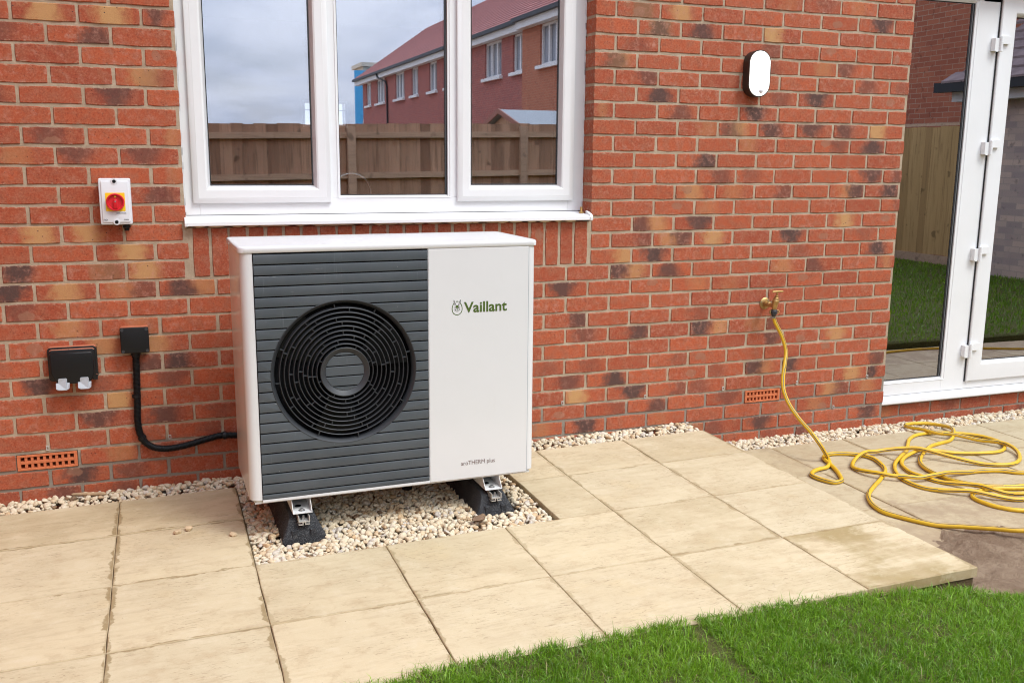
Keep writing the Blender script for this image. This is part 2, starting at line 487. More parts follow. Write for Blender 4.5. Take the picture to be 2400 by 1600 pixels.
M = dict(
    brick=mat_brick(), mortar=mat_mortar(),
    slab=mat_slab('buff_paving', (0.580, 0.492, 0.325), (0.625, 0.515, 0.330), False),
    path=mat_slab('dusty_paving', (0.480, 0.400, 0.262), (0.520, 0.428, 0.268), True),
    bed=mat_soil('jointing_sand', (0.17, 0.115, 0.06), (0.23, 0.165, 0.09)),
    soil=mat_soil('bare_soil', (0.30, 0.205, 0.135), (0.43, 0.315, 0.215)),
    gbed=mat_soil('gravel_bed', (0.22, 0.16, 0.10), (0.33, 0.25, 0.17)),
    gravel=mat_gravel(), grass=mat_grass(), lawn=mat_lawn(),
    fence=mat_wood('treated_timber', (0.62, 0.41, 0.265), (0.33, 0.20, 0.125)),
    fencer=mat_wood('treated_rail', (0.64, 0.46, 0.31), (0.52, 0.37, 0.25), 0),
    fencegr=mat_wood('green_timber', (0.58, 0.39, 0.17), (0.42, 0.27, 0.115)),
    upvc=mat_upvc('white_upvc', 0.0), door=mat_upvc('white_woodgrain', 0.22),
    glass=mat_glass('window_glass', 0.32, (0.98, 0.99, 0.99)), glass_door=mat_glass('door_glass', 0.42, (0.88, 0.90, 0.90)), glass_in=mat_glass('inner_glass', 0.05, (0.98, 0.99, 0.99)),
    spacer_l=simple('grey_seal_lip', (0.16, 0.17, 0.18), 0.4), spacer=simple('spacer_bar', (0.035, 0.037, 0.042), 0.4, 0.5), gasket=simple('black_gasket', (0.012, 0.012, 0.014), 0.6),
    casing=mat_casing(), grille=mat_grille(), void=simple('dark_void', (0.006, 0.006, 0.007), 0.8, 0.1),
    ring=simple('black_grille_plastic', (0.028, 0.031, 0.036), 0.5, 0.5, 0, 0.1, 600),
    rubber=mat_rubber(), bracket=simple('white_steel', (0.66, 0.655, 0.64), 0.45, 0.5, 0, 0.1, 300, 0.08),
    alu=simple('aluminium_rail', (0.62, 0.60, 0.56), 0.42, 0.5, 0.55, 0.1, 300, 0.1),
    black=simple('black_plastic', (0.007, 0.007, 0.008), 0.42, 0.3, 0, 0.08, 500), dusty=mat_dusty_black(),
    greyclip=simple('grey_plastic', (0.36, 0.38, 0.41), 0.5), isow=simple('pale_grey_abs', (0.66, 0.665, 0.69), 0.38, 0.5, 0, 0.05, 600),
    yellow=simple('yellow_label', (0.86, 0.55, 0.01), 0.45), red=simple('red_plastic', (0.60, 0.012, 0.022), 0.32),
    ink=simple('grey_ink', (0.16, 0.16, 0.17), 0.6), brown_ink=simple('brown_grey_ink', (0.22, 0.165, 0.155), 0.5),
    green_ink=simple('dark_green_ink', (0.060, 0.105, 0.010), 0.5), dark_ink=simple('dark_ink', (0.020, 0.026, 0.016), 0.5),
    terracotta=simple('terracotta', (0.56, 0.165, 0.07), 0.8, 0.25, 0, 0.3, 300, 0.10),
    brass=simple('weathered_brass', (0.46, 0.30, 0.12), 0.42, 0.5, 0.8, 0.2, 250, 0.25),
    steel=simple('dull_steel', (0.42, 0.42, 0.42), 0.32, 0.5, 0.9), chrome=simple('chrome', (0.92, 0.92, 0.92), 0.22, 0.5, 1.0),
    dark_brown=simple('bronze_plastic', (0.028, 0.018, 0.014), 0.42), hose=mat_hose(), hose_line=simple('hose_stripe', (0.085, 0.075, 0.07), 0.5),
    weep=simple('weep_plastic', (0.46, 0.42, 0.38), 0.7), sealant=simple('cream_sealant', (0.62, 0.50, 0.34), 0.7),
    interior=simple('interior_paint', (0.34, 0.335, 0.33), 0.8), worktop=simple('worktop', (0.12, 0.11, 0.10), 0.4),
    wall_red=mat_wallbrick('row_brick_purple', (0.40, 0.125, 0.10), (0.28, 0.092, 0.084), (0.40, 0.28, 0.23)),
    wall_orange=mat_wallbrick('row_brick_orange', (0.46, 0.165, 0.092), (0.36, 0.120, 0.07), (0.44, 0.32, 0.23)),
    wall_buff=mat_wallbrick('buff_brick', (0.64, 0.50, 0.40), (0.36, 0.30, 0.29), (0.44, 0.38, 0.33)),
    wall_house=mat_wallbrick('house_brick_above', (0.46, 0.090, 0.036), (0.35, 0.065, 0.03), (0.42, 0.32, 0.22)),
    tiles=mat_tiles(), gtiles=simple('grey_pink_tiles', (0.26, 0.20, 0.195), 0.85, 0.2, 0, 0.2, 40, 0.15),
    fascia=simple('white_fascia', (0.72, 0.72, 0.71), 0.5), gutter=simple('black_gutter', (0.012, 0.013, 0.014), 0.45),
    felt=simple('grey_roofing_felt', (0.30, 0.33, 0.34), 0.9), barge=simple('stained_bargeboard', (0.30, 0.13, 0.09), 0.8),
    pane_far=simple('far_window_pane', (0.30, 0.32, 0.36), 0.08, 0.6), blue=simple('sky_blue_hoarding', (0.07, 0.40, 0.74), 0.5),  # far panes: reflected sky and curtains put into one pale grey-blue colour
    cream=simple('cream_render', (0.66, 0.58, 0.45), 0.8), stick=simple('tan_stick', (0.46, 0.33, 0.20), 0.85, 0.2, 0, 0.4, 120, 0.2),
    stone=simple('loose_limestone', (0.58, 0.44, 0.28), 0.85, 0.25, 0, 0.4, 160, 0.15), brownstone=simple('brown_stone', (0.19, 0.12, 0.075), 0.85, 0.25, 0, 0.4, 160, 0.15),
)
lm, lt = material('opal_diffuser')
lt.out(lt.bsdf((0.9, 0.9, 0.88), 0.35, None, 0.4, **{'Emission Color': (1.0, 0.97, 0.90, 1), 'Emission Strength': 0.75}))
M['opal'] = lm


# ------------------------------------------------------------------ mesh helpers
class MB:
    def __init__(self):
        self.v, self.f, self.m = [], [], []

    def add(self, vs, fs, mi=0):
        b = len(self.v)
        self.v += [tuple(p) for p in vs]
        self.f += [tuple(b + i for i in f) for f in fs]
        self.m += [mi] * len(fs)
        return b

    def box(self, x0, x1, y0, y1, z0, z1, mi=0):
        self.add([(x0, y0, z0), (x1, y0, z0), (x1, y1, z0), (x0, y1, z0), (x0, y0, z1), (x1, y0, z1), (x1, y1, z1), (x0, y1, z1)],
                 [(0, 3, 2, 1), (4, 5, 6, 7), (0, 1, 5, 4), (1, 2, 6, 5), (2, 3, 7, 6), (3, 0, 4, 7)], mi)

    def loft(self, rings, mi=0, cap0=True, cap1=True, closed=True):
        n = len(rings[0])
        b = len(self.v)
        for r_ in rings:
            self.v += [tuple(p) for p in r_]
        k = n if closed else n - 1
        for i in range(len(rings) - 1):
            for j in range(k):
                q = (b + i * n + j, b + i * n + (j + 1) % n, b + (i + 1) * n + (j + 1) % n, b + (i + 1) * n + j)
                self.f.append(q)
                self.m.append(mi)
        if cap0:
            self.f.append(tuple(b + j for j in reversed(range(n))))
            self.m.append(mi)
        if cap1:
            self.f.append(tuple(b + (len(rings) - 1) * n + j for j in range(n)))
            self.m.append(mi)

    def tube(self, pts, r, n=12, mi=0, caps=True, stripe=None):
        pts = [np.array(p, float) for p in pts]
        ref = None
        rings = []
        for i, p in enumerate(pts):
            tg = pts[min(i + 1, len(pts) - 1)] - pts[max(i - 1, 0)]
            tg /= np.linalg.norm(tg) + 1e-12
            if ref is None:
                ref = np.array([0, 0, 1.0]) if abs(tg[2]) < 0.9 else np.array([1.0, 0, 0])
            ref = ref - tg * (ref @ tg)
            ref /= np.linalg.norm(ref) + 1e-12
            bi = np.cross(tg, ref)
            rr = r(i) if callable(r) else r
            rings.append([p + rr * (math.cos(2 * math.pi * k / n) * ref + math.sin(2 * math.pi * k / n) * bi) for k in range(n)])
        f0 = len(self.f)
        self.loft(rings, mi, caps, caps)
        if stripe is not None:
            for i in range(len(rings) - 1):
                for j in stripe(i):
                    self.m[f0 + i * n + j % n] = 1

    def lathe(self, prof, c, ax, n=20, mi=0, cap0=True, cap1=True):
        """prof: (distance along the axis, radius)"""
        ax = np.array(ax, float)
        ax /= np.linalg.norm(ax)
        t = np.array([1.0, 0, 0]) if abs(ax[0]) < 0.8 else np.array([0, 0, 1.0])
        e1 = np.cross(ax, t)
        e1 /= np.linalg.norm(e1)
        e2 = np.cross(ax, e1)
        c = np.array(c, float)
        self.loft([[c + ax * h + r_ * (math.cos(2 * math.pi * k / n) * e1 + math.sin(2 * math.pi * k / n) * e2) for k in range(n)] for h, r_ in prof], mi, cap0, cap1)

    def obj(self, name, mats, parent=None, smooth=False, bevel=0.0, seg=2, attrs=None, angle=40):
        me = bpy.data.meshes.new(name)
        me.from_pydata(self.v, [], self.f)
        mats = mats if isinstance(mats, (list, tuple)) else [mats]
        for x in mats:
            me.materials.append(x)
        if len(mats) > 1:
            me.polygons.foreach_set('material_index', self.m)
        for an, (typ, data) in (attrs or {}).items():
            a = me.attributes.new(an, typ, 'POINT')
            a.data.foreach_set('vector' if typ == 'FLOAT_VECTOR' else 'color', np.asarray(data, dtype=np.float32).ravel())
        me.update()
        bm = bmesh.new()
        bm.from_mesh(me)
        bmesh.ops.recalc_face_normals(bm, faces=bm.faces)
        bm.to_mesh(me)
        bm.free()
        o = bpy.data.objects.new(name, me)
        COL.objects.link(o)
        if parent is not None:
            o.parent = parent
        if bevel:
            md = o.modifiers.new('bevel', 'BEVEL')
            md.width, md.segments, md.limit_method, md.angle_limit = bevel, seg, 'ANGLE', R(35)
        if smooth:
            me.shade_smooth()
            me.set_sharp_from_angle(angle=R(angle))
        return o


def fast_mesh(name, verts, tris, mats, attrs=None, parent=None):
    """verts (n,3) and triangles (m,3) as numpy arrays -> one object"""
    me = bpy.data.meshes.new(name)
    me.vertices.add(len(verts))
    me.vertices.foreach_set('co', np.asarray(verts, np.float32).ravel())
    me.loops.add(tris.size)
    me.loops.foreach_set('vertex_index', tris.astype(np.int32).ravel())
    me.polygons.add(len(tris))
    me.polygons.foreach_set('loop_start', np.arange(0, tris.size, 3, dtype=np.int32))
    me.polygons.foreach_set('loop_total', np.full(len(tris), 3, np.int32))
    for an, (typ, data) in (attrs or {}).items():
        a = me.attributes.new(an, typ, 'POINT')
        a.data.foreach_set('vector' if typ == 'FLOAT_VECTOR' else 'color', np.asarray(data, dtype=np.float32).ravel())
    me.materials.append(mats)
    me.update(calc_edges=True)
    me.validate()
    o = bpy.data.objects.new(name, me)
    COL.objects.link(o)
    if parent is not None:
        o.parent = parent
    return o


def thing(name, label, cat, loc=(0, 0, 0), rotz=0.0, group=None):
    o = bpy.data.objects.new(name, None)
    o.empty_display_size = 0.05
    COL.objects.link(o)
    o.location = loc
    o.rotation_euler = (0, 0, rotz)
    tag(o, label, cat, group)
    return o


def tag(o, label, cat, group=None):
    o['label'] = label
    o['category'] = cat
    if group:
        o['group'] = group
    return o


def structure(o):
    o['kind'] = 'structure'
    return o


def stuff(o):
    o['kind'] = 'stuff'
    return o


def copy_tree(o, parent=None):
    c = o.copy()
    COL.objects.link(c)
    if parent is not None:
        c.parent = parent
    for ch in list(o.children):
        copy_tree(ch, c)
    return c


def rrect(x0, x1, z0, z1, r, n=5):
    pts = []
    for cx, cz, a0 in ((x1 - r, z1 - r, 0), (x0 + r, z1 - r, 90), (x0 + r, z0 + r, 180), (x1 - r, z0 + r, 270)):
        for k in range(n + 1):
            a = R(a0 + 90 * k / n)
            pts.append((cx + r * math.cos(a), cz + r * math.sin(a)))
    return pts


def plate(mb, pts, y0, y1, edge=0.0, mi=0):
    """outline in x,z extruded along y from y0 (back) to y1 (front); the front edge rounded by edge"""
    cx = sum(p[0] for p in pts) / len(pts)
    cz = sum(p[1] for p in pts) / len(pts)
    sg = 1 if y1 > y0 else -1
    rings = [[(x, y0, z) for x, z in pts]]

    def inset(d):
        out = []
        n = len(pts)
        for i in range(n):
            a, b, c = np.array(pts[i - 1]), np.array(pts[i]), np.array(pts[(i + 1) % n])
            t_ = c - a
            nn = np.array([-t_[1], t_[0]])
            nn = nn / (np.linalg.norm(nn) + 1e-9)
            if nn @ (b - np.array([cx, cz])) > 0:
                nn = -nn
            out.append(b + nn * d)
        return out
    if edge:
        for k in range(4):
            a = R(90 * k / 3)
            rings.append([(p[0], y1 - sg * edge * (1 - math.sin(a)), p[1]) for p in inset(edge * (1 - math.cos(a)))])
    else:
        rings.append([(x, y1, z) for x, z in pts])
    mb.loft(rings, mi)


def ringsweep(mb, x0, x1, z0, z1, prof, mi=0):
    """mitred frame: prof is a list of (inset from the outline, y)"""
    rings = [[(x0 + d, y, z0 + d), (x1 - d, y, z0 + d), (x1 - d, y, z1 - d), (x0 + d, y, z1 - d)] for d, y in prof]
    mb.loft(rings, mi, False, False)


def text_obj(name, body, size, loc, parent, mat, bold=0.0, squash=1.0, width=None):
    cu = bpy.data.curves.new(name, 'FONT')
    cu.body = body
    cu.size = size
    cu.extrude = 0.0004
    cu.offset = bold
    cu.resolution_u = 4
    tmp = bpy.data.objects.new(name, cu)
    COL.objects.link(tmp)
    bpy.context.view_layer.update()
    me = bpy.data.meshes.new_from_object(tmp.evaluated_get(bpy.context.evaluated_depsgraph_get()))
    bpy.data.objects.remove(tmp)
    bpy.data.curves.remove(cu)
    co = np.zeros(len(me.vertices) * 3)
    me.vertices.foreach_get('co', co)
    co = co.reshape(-1, 3)
    mn, mx = co.min(0), co.max(0)
    k = (width / (mx[0] - mn[0])) if width else squash
    nc = np.stack([(co[:, 0] - mn[0]) * k, -co[:, 2], co[:, 1]], 1)
    me.vertices.foreach_set('co', nc.ravel())
    me.materials.clear()
    me.materials.append(mat)
    me.update()
    me.name = name
    o = bpy.data.objects.new(name, me)
    COL.objects.link(o)
    o.parent = parent
    o.location = loc
    return o

# ------------------------------------------------------------------ ground, large structure
def patio_z(x):
    return -0.883 + 0.0171 * x


PATH_Z = -0.95
LAWN_Z = -0.915


def lawn_z(x):
    pts_ = [(-9, -0.90), (0.4, -0.880), (0.8, -0.867), (1.0, -0.861), (1.5, -0.853), (2.0, -0.848), (2.4, -0.850), (2.7, -0.860), (3.05, -0.880), (3.3, -0.902), (12, -0.915)]
    for (a, b), (c, d) in zip(pts_, pts_[1:]):
        if a <= x <= c:
            return b + (d - b) * (x - a) / (c - a)
    return LAWN_Z



def grid_sheet(name, x0, x1, y0, y1, z, mat, nx=2, ny=2, fz=None):
    mb = MB()
    vs, fs = [], []
    for j in range(ny + 1):
        for i in range(nx + 1):
            x, y = x0 + (x1 - x0) * i / nx, y0 + (y1 - y0) * j / ny
            vs.append((x, y, fz(x, y) if fz else z))
    for j in range(ny):
        for i in range(nx):
            a = j * (nx + 1) + i
            fs.append((a, a + 1, a + nx + 2, a + nx + 1))
    mb.add(vs, fs)
    return structure(mb.obj(name, mat))


grid_sheet('ground', -60, 90, -130, 60, -1.10, M['soil'])

# ------------------------------------------------------------------ the brick house
house = thing('brick_house', 'red brick house back wall with white window, glazed patio door and buff mortar', 'house', (0, 0, 0))
XL, XR, SXL, SXR = -0.95, 4.287, 0.688, 2.479
BD = 0.1025
bricks = []                                            # (x0, x1, z0, z1, y, upright)


def course(row, xa, xb, y=0.0, zs=0.0):
    z0 = row * 0.075 + 0.005 + zs
    off = 0.0 if row % 2 == 0 else 0.1125
    k = math.floor((xa - off) / 0.225)
    while True:
        j0 = k * 0.225 + off
        if j0 >= xb:
            break
        a, b = max(j0 + 0.005, xa), min(j0 + 0.22, xb)
        if b - a > 0.03:
            bricks.append((a, b, z0, z0 + 0.065, y, False))
        k += 1


AIR = [(-0.003, 0.217, -10), (3.386, 3.599, -10)]
for row in range(-14, 19):
    spans = [(XL, XR)]
    if row in (0, 1, 2):
        spans = [(XL, SXL + 0.002), (SXR + 0.008, XR)]
    elif row >= 3:
        spans = [(XL, 0.684), (2.482, XR)]
    for a, b in spans:
        n0 = len(bricks)
        course(row, a, b)
        if row == -10:
            keep = bricks[:n0]
            for q in bricks[n0:]:
                cx = (q[0] + q[1]) / 2
                if not any(l - 0.01 < cx < r_ + 0.01 for l, r_, _ in AIR):
                    keep.append(q)
            bricks[:] = keep
k = 0
xs = 0.7055
for k in range(24):
    xs = 0.7055 + k * 0.07375
    bricks.append((xs, xs + 0.064, 0.005, 0.205, 0.0, True))
for row, zs in ((-14, -0.043), (-13, -0.043), (-12, -0.043)):
    course(row, 4.295, 8.2, 0.10, zs)

PX0, PX1 = 0.80, 1.92                                # pump hides this stretch of wall


def vis_area(q):
    a = project(((q[0]), q[4], q[2]))
    b = project(((q[1]), q[4], q[3]))
    w_ = min(b[0], 2400) - max(a[0], 0)
    h_ = min(a[1], 1600) - max(b[1], 0)
    if w_ <= 0 or h_ <= 0:
        return 0
    ar = w_ * h_
    u, v = (a[0] + b[0]) / 2, (a[1] + b[1]) / 2
    if 545 < u < 1250 and 570 < v < 1170:
        return 0
    if q[3] < -0.93:
        ar *= 0.2
    return ar


# what the photograph shows of single bricks: (course, x of the middle) -> dark, dark position, cream, cream position
KNOWN = {}


def known(row, u, v, **k):
    d = ray(u, v)
    x = CAM[0] + d[0] * (-CAM[1]) / d[1]
    KNOWN[(row, round(x, 2))] = k


for (u, v, kw) in [
    (100, 18, dict(c=0.95, cp=0.0)), (265, 30, dict(c=1.0, cp=0.02)), (370, 48, dict(d=0.7, dp=-0.1)), (235, 72, dict(d=0.7, dp=0.3)),
    (340, 180, dict(c=0.7, cp=0.0, d=0.25, dp=0.2)), (280, 222, dict(d=0.7, dp=0.0)), (180, 365, dict(d=0.6, dp=-0.2)), (120, 318, dict(d=0.5, dp=-0.1)),
    (65, 550, dict(c=0.95, cp=0.15)), (210, 555, dict(c=0.9, cp=-0.1)), (300, 592, dict(c=1.0, cp=0.12)), (75, 640, dict(d=1.0, dp=-0.25)),
    (225, 635, dict(c=0.45, cp=0.2, d=0.4, dp=0.25)), (375, 630, dict(c=0.9, cp=-0.2)), (40, 685, dict(d=1.0, dp=0.1)), (155, 685, dict(c=0.8, cp=0.0)),
    (305, 680, dict(c=0.35, cp=-0.1, d=0.5, dp=0.3)), (445, 672, dict(d=0.8, dp=-0.1, c=0.5, cp=0.3)), (450, 842, dict(d=0.95, dp=-0.25)),
    (350, 850, dict(d=0.7, dp=0.35)), (95, 900, dict(d=0.85, dp=-0.05)), (400, 885, dict(d=0.5, dp=0.15)), (280, 940, dict(c=0.95, cp=-0.35)),
    (220, 985, dict(d=0.75, dp=-0.15)), (360, 968, dict(d=0.7, dp=0.0)), (190, 1118, dict(d=0.95, dp=0.0)), (190, 760, dict(c=0.55, cp=0.0)), (245, 800, dict(c=0.55, cp=0.0)),
    (395, 795, dict(c=0.6, cp=-0.1)), (490, 1020, dict(d=0.3, dp=0.4)),
    # right hand part
    (1545, 35, dict(c=0.6, cp=0.1, d=0.5, dp=0.1)), (1590, 40, dict(c=0.8, cp=0.0)), (1545, 70, dict(c=0.8, cp=0.0, d=0.75, dp=0.0)), (1640, 58, dict(d=0.8, dp=0.0)),
    (1440, 145, dict(c=0.6, cp=0.1, d=0.6, dp=0.0)), (1535, 225, dict(d=0.95, dp=0.05)), (1500, 180, dict(d=0.6, dp=0.3)), (1840, 82, dict(c=1.0, cp=-0.3)),
    (2060, 58, dict(d=0.85, dp=0.15)), (1775, 268, dict(d=0.95, dp=-0.1)), (1920, 227, dict(d=0.9, dp=0.0)), (1690, 305, dict(c=0.7, cp=0.0, d=0.6, dp=-0.2)),
    (1810, 303, dict(d=0.8, dp=-0.15)), (1905, 308, dict(d=0.75, dp=-0.1)), (1995, 310, dict(d=0.7, dp=-0.2)), (2060, 312, dict(c=0.95, cp=-0.3)),
    (2010, 345, dict(d=0.85, dp=0.15)), (1650, 375, dict(d=0.9, dp=0.25)), (2050, 412, dict(d=0.8, dp=0.2)), (1985, 440, dict(d=0.8, dp=0.3, c=0.4, cp=0.0)),
    (2060, 448, dict(d=0.85, dp=0.25)), (1640, 447, dict(c=0.6, cp=-0.1)), (1965, 515, dict(c=0.95, cp=0.0)), (1635, 520, dict(d=0.8, dp=0.15)),
    (1535, 525, dict(c=0.6, cp=0.1, d=0.7, dp=-0.35)), (1570, 560, dict(c=0.5, cp=-0.1, d=0.7, dp=0.25)), (1430, 600, dict(c=0.8, cp=0.35)),
    (1525, 598, dict(d=1.0, dp=0.05)), (1470, 632, dict(c=0.6, cp=0.1, d=0.8, dp=-0.35)), (1570, 632, dict(d=0.75, dp=-0.1)), (1665, 560, dict(c=0.85, cp=0.0)),
    (1840, 555, dict(d=0.95, dp=0.05)), (2055, 580, dict(d=0.95, dp=0.0)), (1320, 680, dict(d=0.8, dp=-0.1)), (1370, 750, dict(d=0.75, dp=0.35)),
    (1655, 767, dict(d=0.95, dp=-0.25, c=0.6, cp=0.3)), (1515, 778, dict(d=0.8, dp=0.25)), (1950, 780, dict(c=0.8, cp=0.0)), (1790, 795, dict(d=0.7, dp=0.2)),
    (1330, 895, dict(d=0.6, dp=0.1)), (1425, 885, dict(d=0.9, dp=0.2)), (1365, 928, dict(c=1.0, cp=-0.25)), (1460, 920, dict(d=1.0, dp=0.15)),
    (1520, 945, dict(d=0.75, dp=0.3)), (1380, 1000, dict(d=0.95, dp=0.0)), (1795, 860, dict(d=0.8, dp=-0.3, c=0.4, cp=0.0)), (1880, 852, dict(d=0.9, dp=-0.35)),
    (2000, 870, dict(c=0.8, cp=0.05)), (2055, 868, dict(d=0.9, dp=-0.3)), (1720, 925, dict(d=0.4, dp=0.1)), (1955, 912, dict(c=0.6, cp=-0.1, d=0.5, dp=0.25)),
    (1785, 990, dict(d=0.8, dp=0.0)), (2040, 965, dict(d=0.8, dp=0.1)), (1985, 972, dict(d=0.7, dp=0.4)), (2035, 830, dict(d=0.7, dp=0.3)),
]:
    dd = ray(u, v)
    tt = -CAM[1] / dd[1]
    KNOWN[(CAM[0] + dd[0] * tt, CAM[2] + dd[2] * tt)] = kw


def brick_verts(q, seed):
    """one brick with a slightly ragged face: local verts (origin in the middle of its front face), faces"""
    r_ = random.Random(seed)
    w_, h_ = q[1] - q[0], q[3] - q[2]
    if q[5]:
        w_, h_ = h_, w_
    j = lambda s_: r_.uniform(-s_, s_)
    hw, hh = w_ / 2 + j(0.0016), h_ / 2 + j(0.0012)
    nx = 4
    out = []
    for i in range(nx):
        t_ = -1 + 2 * i / nx
        out.append((hw * t_ + (0.0016 if i == 0 else 0), -hh + (0.0018 if i == 0 else 0) + j(0.0015)))
    out.append((hw - 0.0016, -hh + 0.0018 + j(0.001)))
    out.append((hw + j(0.001), j(0.006)))
    for i in range(nx):
        t_ = 1 - 2 * i / nx
        out.append((hw * t_ - (0.0016 if i == 0 else 0), hh - (0.0018 if i == 0 else 0) + j(0.0015)))
    out.append((-hw + 0.0016, hh - 0.0018 + j(0.001)))
    out.append((-hw + j(0.001), j(0.006)))
    n = len(out)
    yf = -0.0015 + j(0.0016)
    vs, bl = [], []
    for (x, z) in out:
        vs.append((x, BD - 0.002, z)); bl.append((x / w_, z / h_, 0))
    for (x, z) in out:
        vs.append((x, yf + 0.003, z)); bl.append((x / w_, z / h_, 0))
    for (x, z) in out:
        vs.append((x - math.copysign(0.0024, x), yf, z - math.copysign(0.0024, z))); bl.append((x / w_, z / h_, 0))
    fs = []
    for L_ in (0, 1):
        for i in range(n):
            fs.append((L_ * n + i, L_ * n + (i + 1) % n, (L_ + 1) * n + (i + 1) % n, (L_ + 1) * n + i))
    fs.append(tuple(range(2 * n, 3 * n)))
    if q[5]:
        vs = [(-z, y, x) for x, y, z in vs]
    return vs, fs, bl


order = sorted(range(len(bricks)), key=lambda i: -vis_area(bricks[i]))
single = set(order[:300])
rest = MB()
rest_bl, rest_ba, rest_bb = [], [], []
used_known = set()
for i, q in enumerate(bricks):
    vs, fs, bl = brick_verts(q, i * 13 + 5)
    cx, cz = (q[0] + q[1]) / 2, (q[2] + q[3]) / 2
    r_ = random.Random(i * 7 + 1)
    kw = None
    best = None
    for (kx, kz), kk in KNOWN.items():
        if q[0] <= kx <= q[1] and q[2] - 0.006 <= kz <= q[3] + 0.006 and q[4] == 0.0:
            kw = kk
    dark = dp = cream = cp_ = 0.0
    if kw:
        dark, dp, cream, cp_ = kw.get('d', 0), kw.get('dp', 0), kw.get('c', 0), kw.get('cp', 0)
    elif not q[5]:
        p_ = r_.random()
        if p_ < 0.12:
            dark, dp = r_.uniform(0.25, 0.6), r_.uniform(-0.4, 0.4)
        elif p_ < 0.24:
            cream, cp_ = r_.uniform(0.15, 0.4), r_.uniform(-0.35, 0.35)
    tone = min(1, max(0, r_.gauss(0.42, 0.34)))
    if q[5]:
        tone = r_.uniform(0.55, 0.9)
    smear = 1.0 if r_.random() < 0.09 else 0.0
    film = max(0, min(1, r_.gauss(0.50, 0.33)))
    ba, bb = (dark, dp, cream, cp_), (tone, r_.random(), smear, film)
    if i in single:
        mb = MB()
        mb.add(vs, fs)
        o = mb.obj('brick', M['brick'], house, attrs={'bl': ('FLOAT_VECTOR', bl), 'ba': ('FLOAT_COLOR', [ba] * len(vs)), 'bb': ('FLOAT_COLOR', [bb] * len(vs))})
        o.location = (cx, q[4], cz)
    else:
        rest.add([(x + cx, y + q[4], z + cz) for x, y, z in vs], fs)
        rest_bl += bl
        rest_ba += [ba] * len(vs)
        rest_bb += [bb] * len(vs)
stuff(rest.obj('brickwork', M['brick'], house, attrs={'bl': ('FLOAT_VECTOR', rest_bl), 'ba': ('FLOAT_COLOR', rest_ba), 'bb': ('FLOAT_COLOR', rest_bb)}))

mb = MB()                                            # mortar, set back a little from the brick faces
MY = 0.0025
for x0, x1, z0, z1, y in ((XL, 0.682, 0.0, 1.425, 0), (2.4865, XR - 0.003, 0.0, 1.425, 0), (0.682, 2.4865, 0.0, 0.205, 0), (XL, XR - 0.003, -1.05, -0.750, 0), (XL, XR - 0.003, -0.682, 0.0, 0), (XL, -0.005, -0.750, -0.682, 0), (0.219, 3.384, -0.750, -0.682, 0), (3.601, XR - 0.003, -0.750, -0.682, 0),
                          (XR + 0.005, 8.2, -1.09, -0.868, 0.10)):
    # sheet with a grid so that the joints are not dead flat
    nx, nz = max(1, int((x1 - x0) / 0.03)), max(1, int((z1 - z0) / 0.025))
    vs, fs = [], []
    for jz in range(nz + 1):
        for ix in range(nx + 1):
            e_ = 0.0 if ix in (0, nx) or jz in (0, nz) else rnd.uniform(-0.0012, 0.0016)
            vs.append((x0 + (x1 - x0) * ix / nx, y + MY + e_, z0 + (z1 - z0) * jz / nz))
    for jz in range(nz):
        for ix in range(nx):
            a = jz * (nx + 1) + ix
            fs.append((a, a + 1, a + nx + 2, a + nx + 1))
    mb.add(vs, fs)
    if y == 0 and (z1 == 0.0 or z1 == 1.425 or z1 == -0.75):
        mb.add([(x1, MY, z0), (x1, 0.101, z0), (x1, 0.101, z1), (x1, MY, z1)], [(0, 1, 2, 3)])
        mb.add([(x0, MY, z0), (x0, 0.101, z0), (x0, 0.101, z1), (x0, MY, z1)], [(0, 3, 2, 1)])
mb.obj('mortar', M['mortar'], house)
mb = MB()                                            # the rest of the storey, above and beyond the picture
mb.box(-9, 0.68, 0.104, 0.30, -1.1, 1.42)
mb.box(2.487, 4.284, 0.104, 0.30, -1.1, 1.42)
mb.box(0.68, 2.487, 0.104, 0.30, -1.1, 0.20)
mb.box(4.284, 10.2, 0.204, 0.30, -1.1, -0.90)
mb.box(8.2, 10.2, 0.0, 0.203, -1.1, 1.42)
mb.box(-9, 10.2, -0.0045, 0.30, 1.43, 4.4)
mb.box(-9, XL, 0.0, 0.103, -1.1, 1.425)
mb.obj('upper_wall', M['wall_house'], house)
mb = MB()
mb.box(-9, 10.2, 4.0, 4.2, -1.1, 0.73)
mb.box(-9, 10.2, 4.0, 4.2, 0.935, 4.4)
mb.box(-9, 1.745, 4.0, 4.2, 0.73, 0.935)
mb.box(2.105, 10.2, 4.0, 4.2, 0.73, 0.935)
mb.box(-9, 10.2, 0.30, 4.0, 1.55, 1.70)              # ceiling
mb.box(-9, 10.2, 0.30, 4.0, -1.09, -0.84)            # floor
mb.box(-9, -0.8, 0.31, 4.0, -0.84, 1.55)
mb.box(3.7, 3.8, 0.31, 4.0, -0.84, 1.55)
mb.box(9.6, 10.2, 0.31, 4.0, -0.84, 1.55)
mb.box(-9, 10.2, 0.3, 4.2, 4.4, 4.5)
mb.obj('interior_wall', M['interior'], house)
mb = MB()
ringsweep(mb, 1.742, 2.108, 0.727, 0.938, [(0.0, 4.05), (0.0, 3.985), (0.018, 3.985), (0.018, 4.05)])
mb.box(1.76, 2.09, 4.0, 4.03, 0.862, 0.867)
mb.obj('far_side_window', M['upvc'], house)
mb = MB()
mb.box(0.3, 3.69, 0.31, 0.92, 0.10, 0.14)
mb.box(0.3, 3.69, 0.33, 0.88, -0.84, 0.10)
mb.obj('worktop', M['worktop'], house, bevel=0.004)

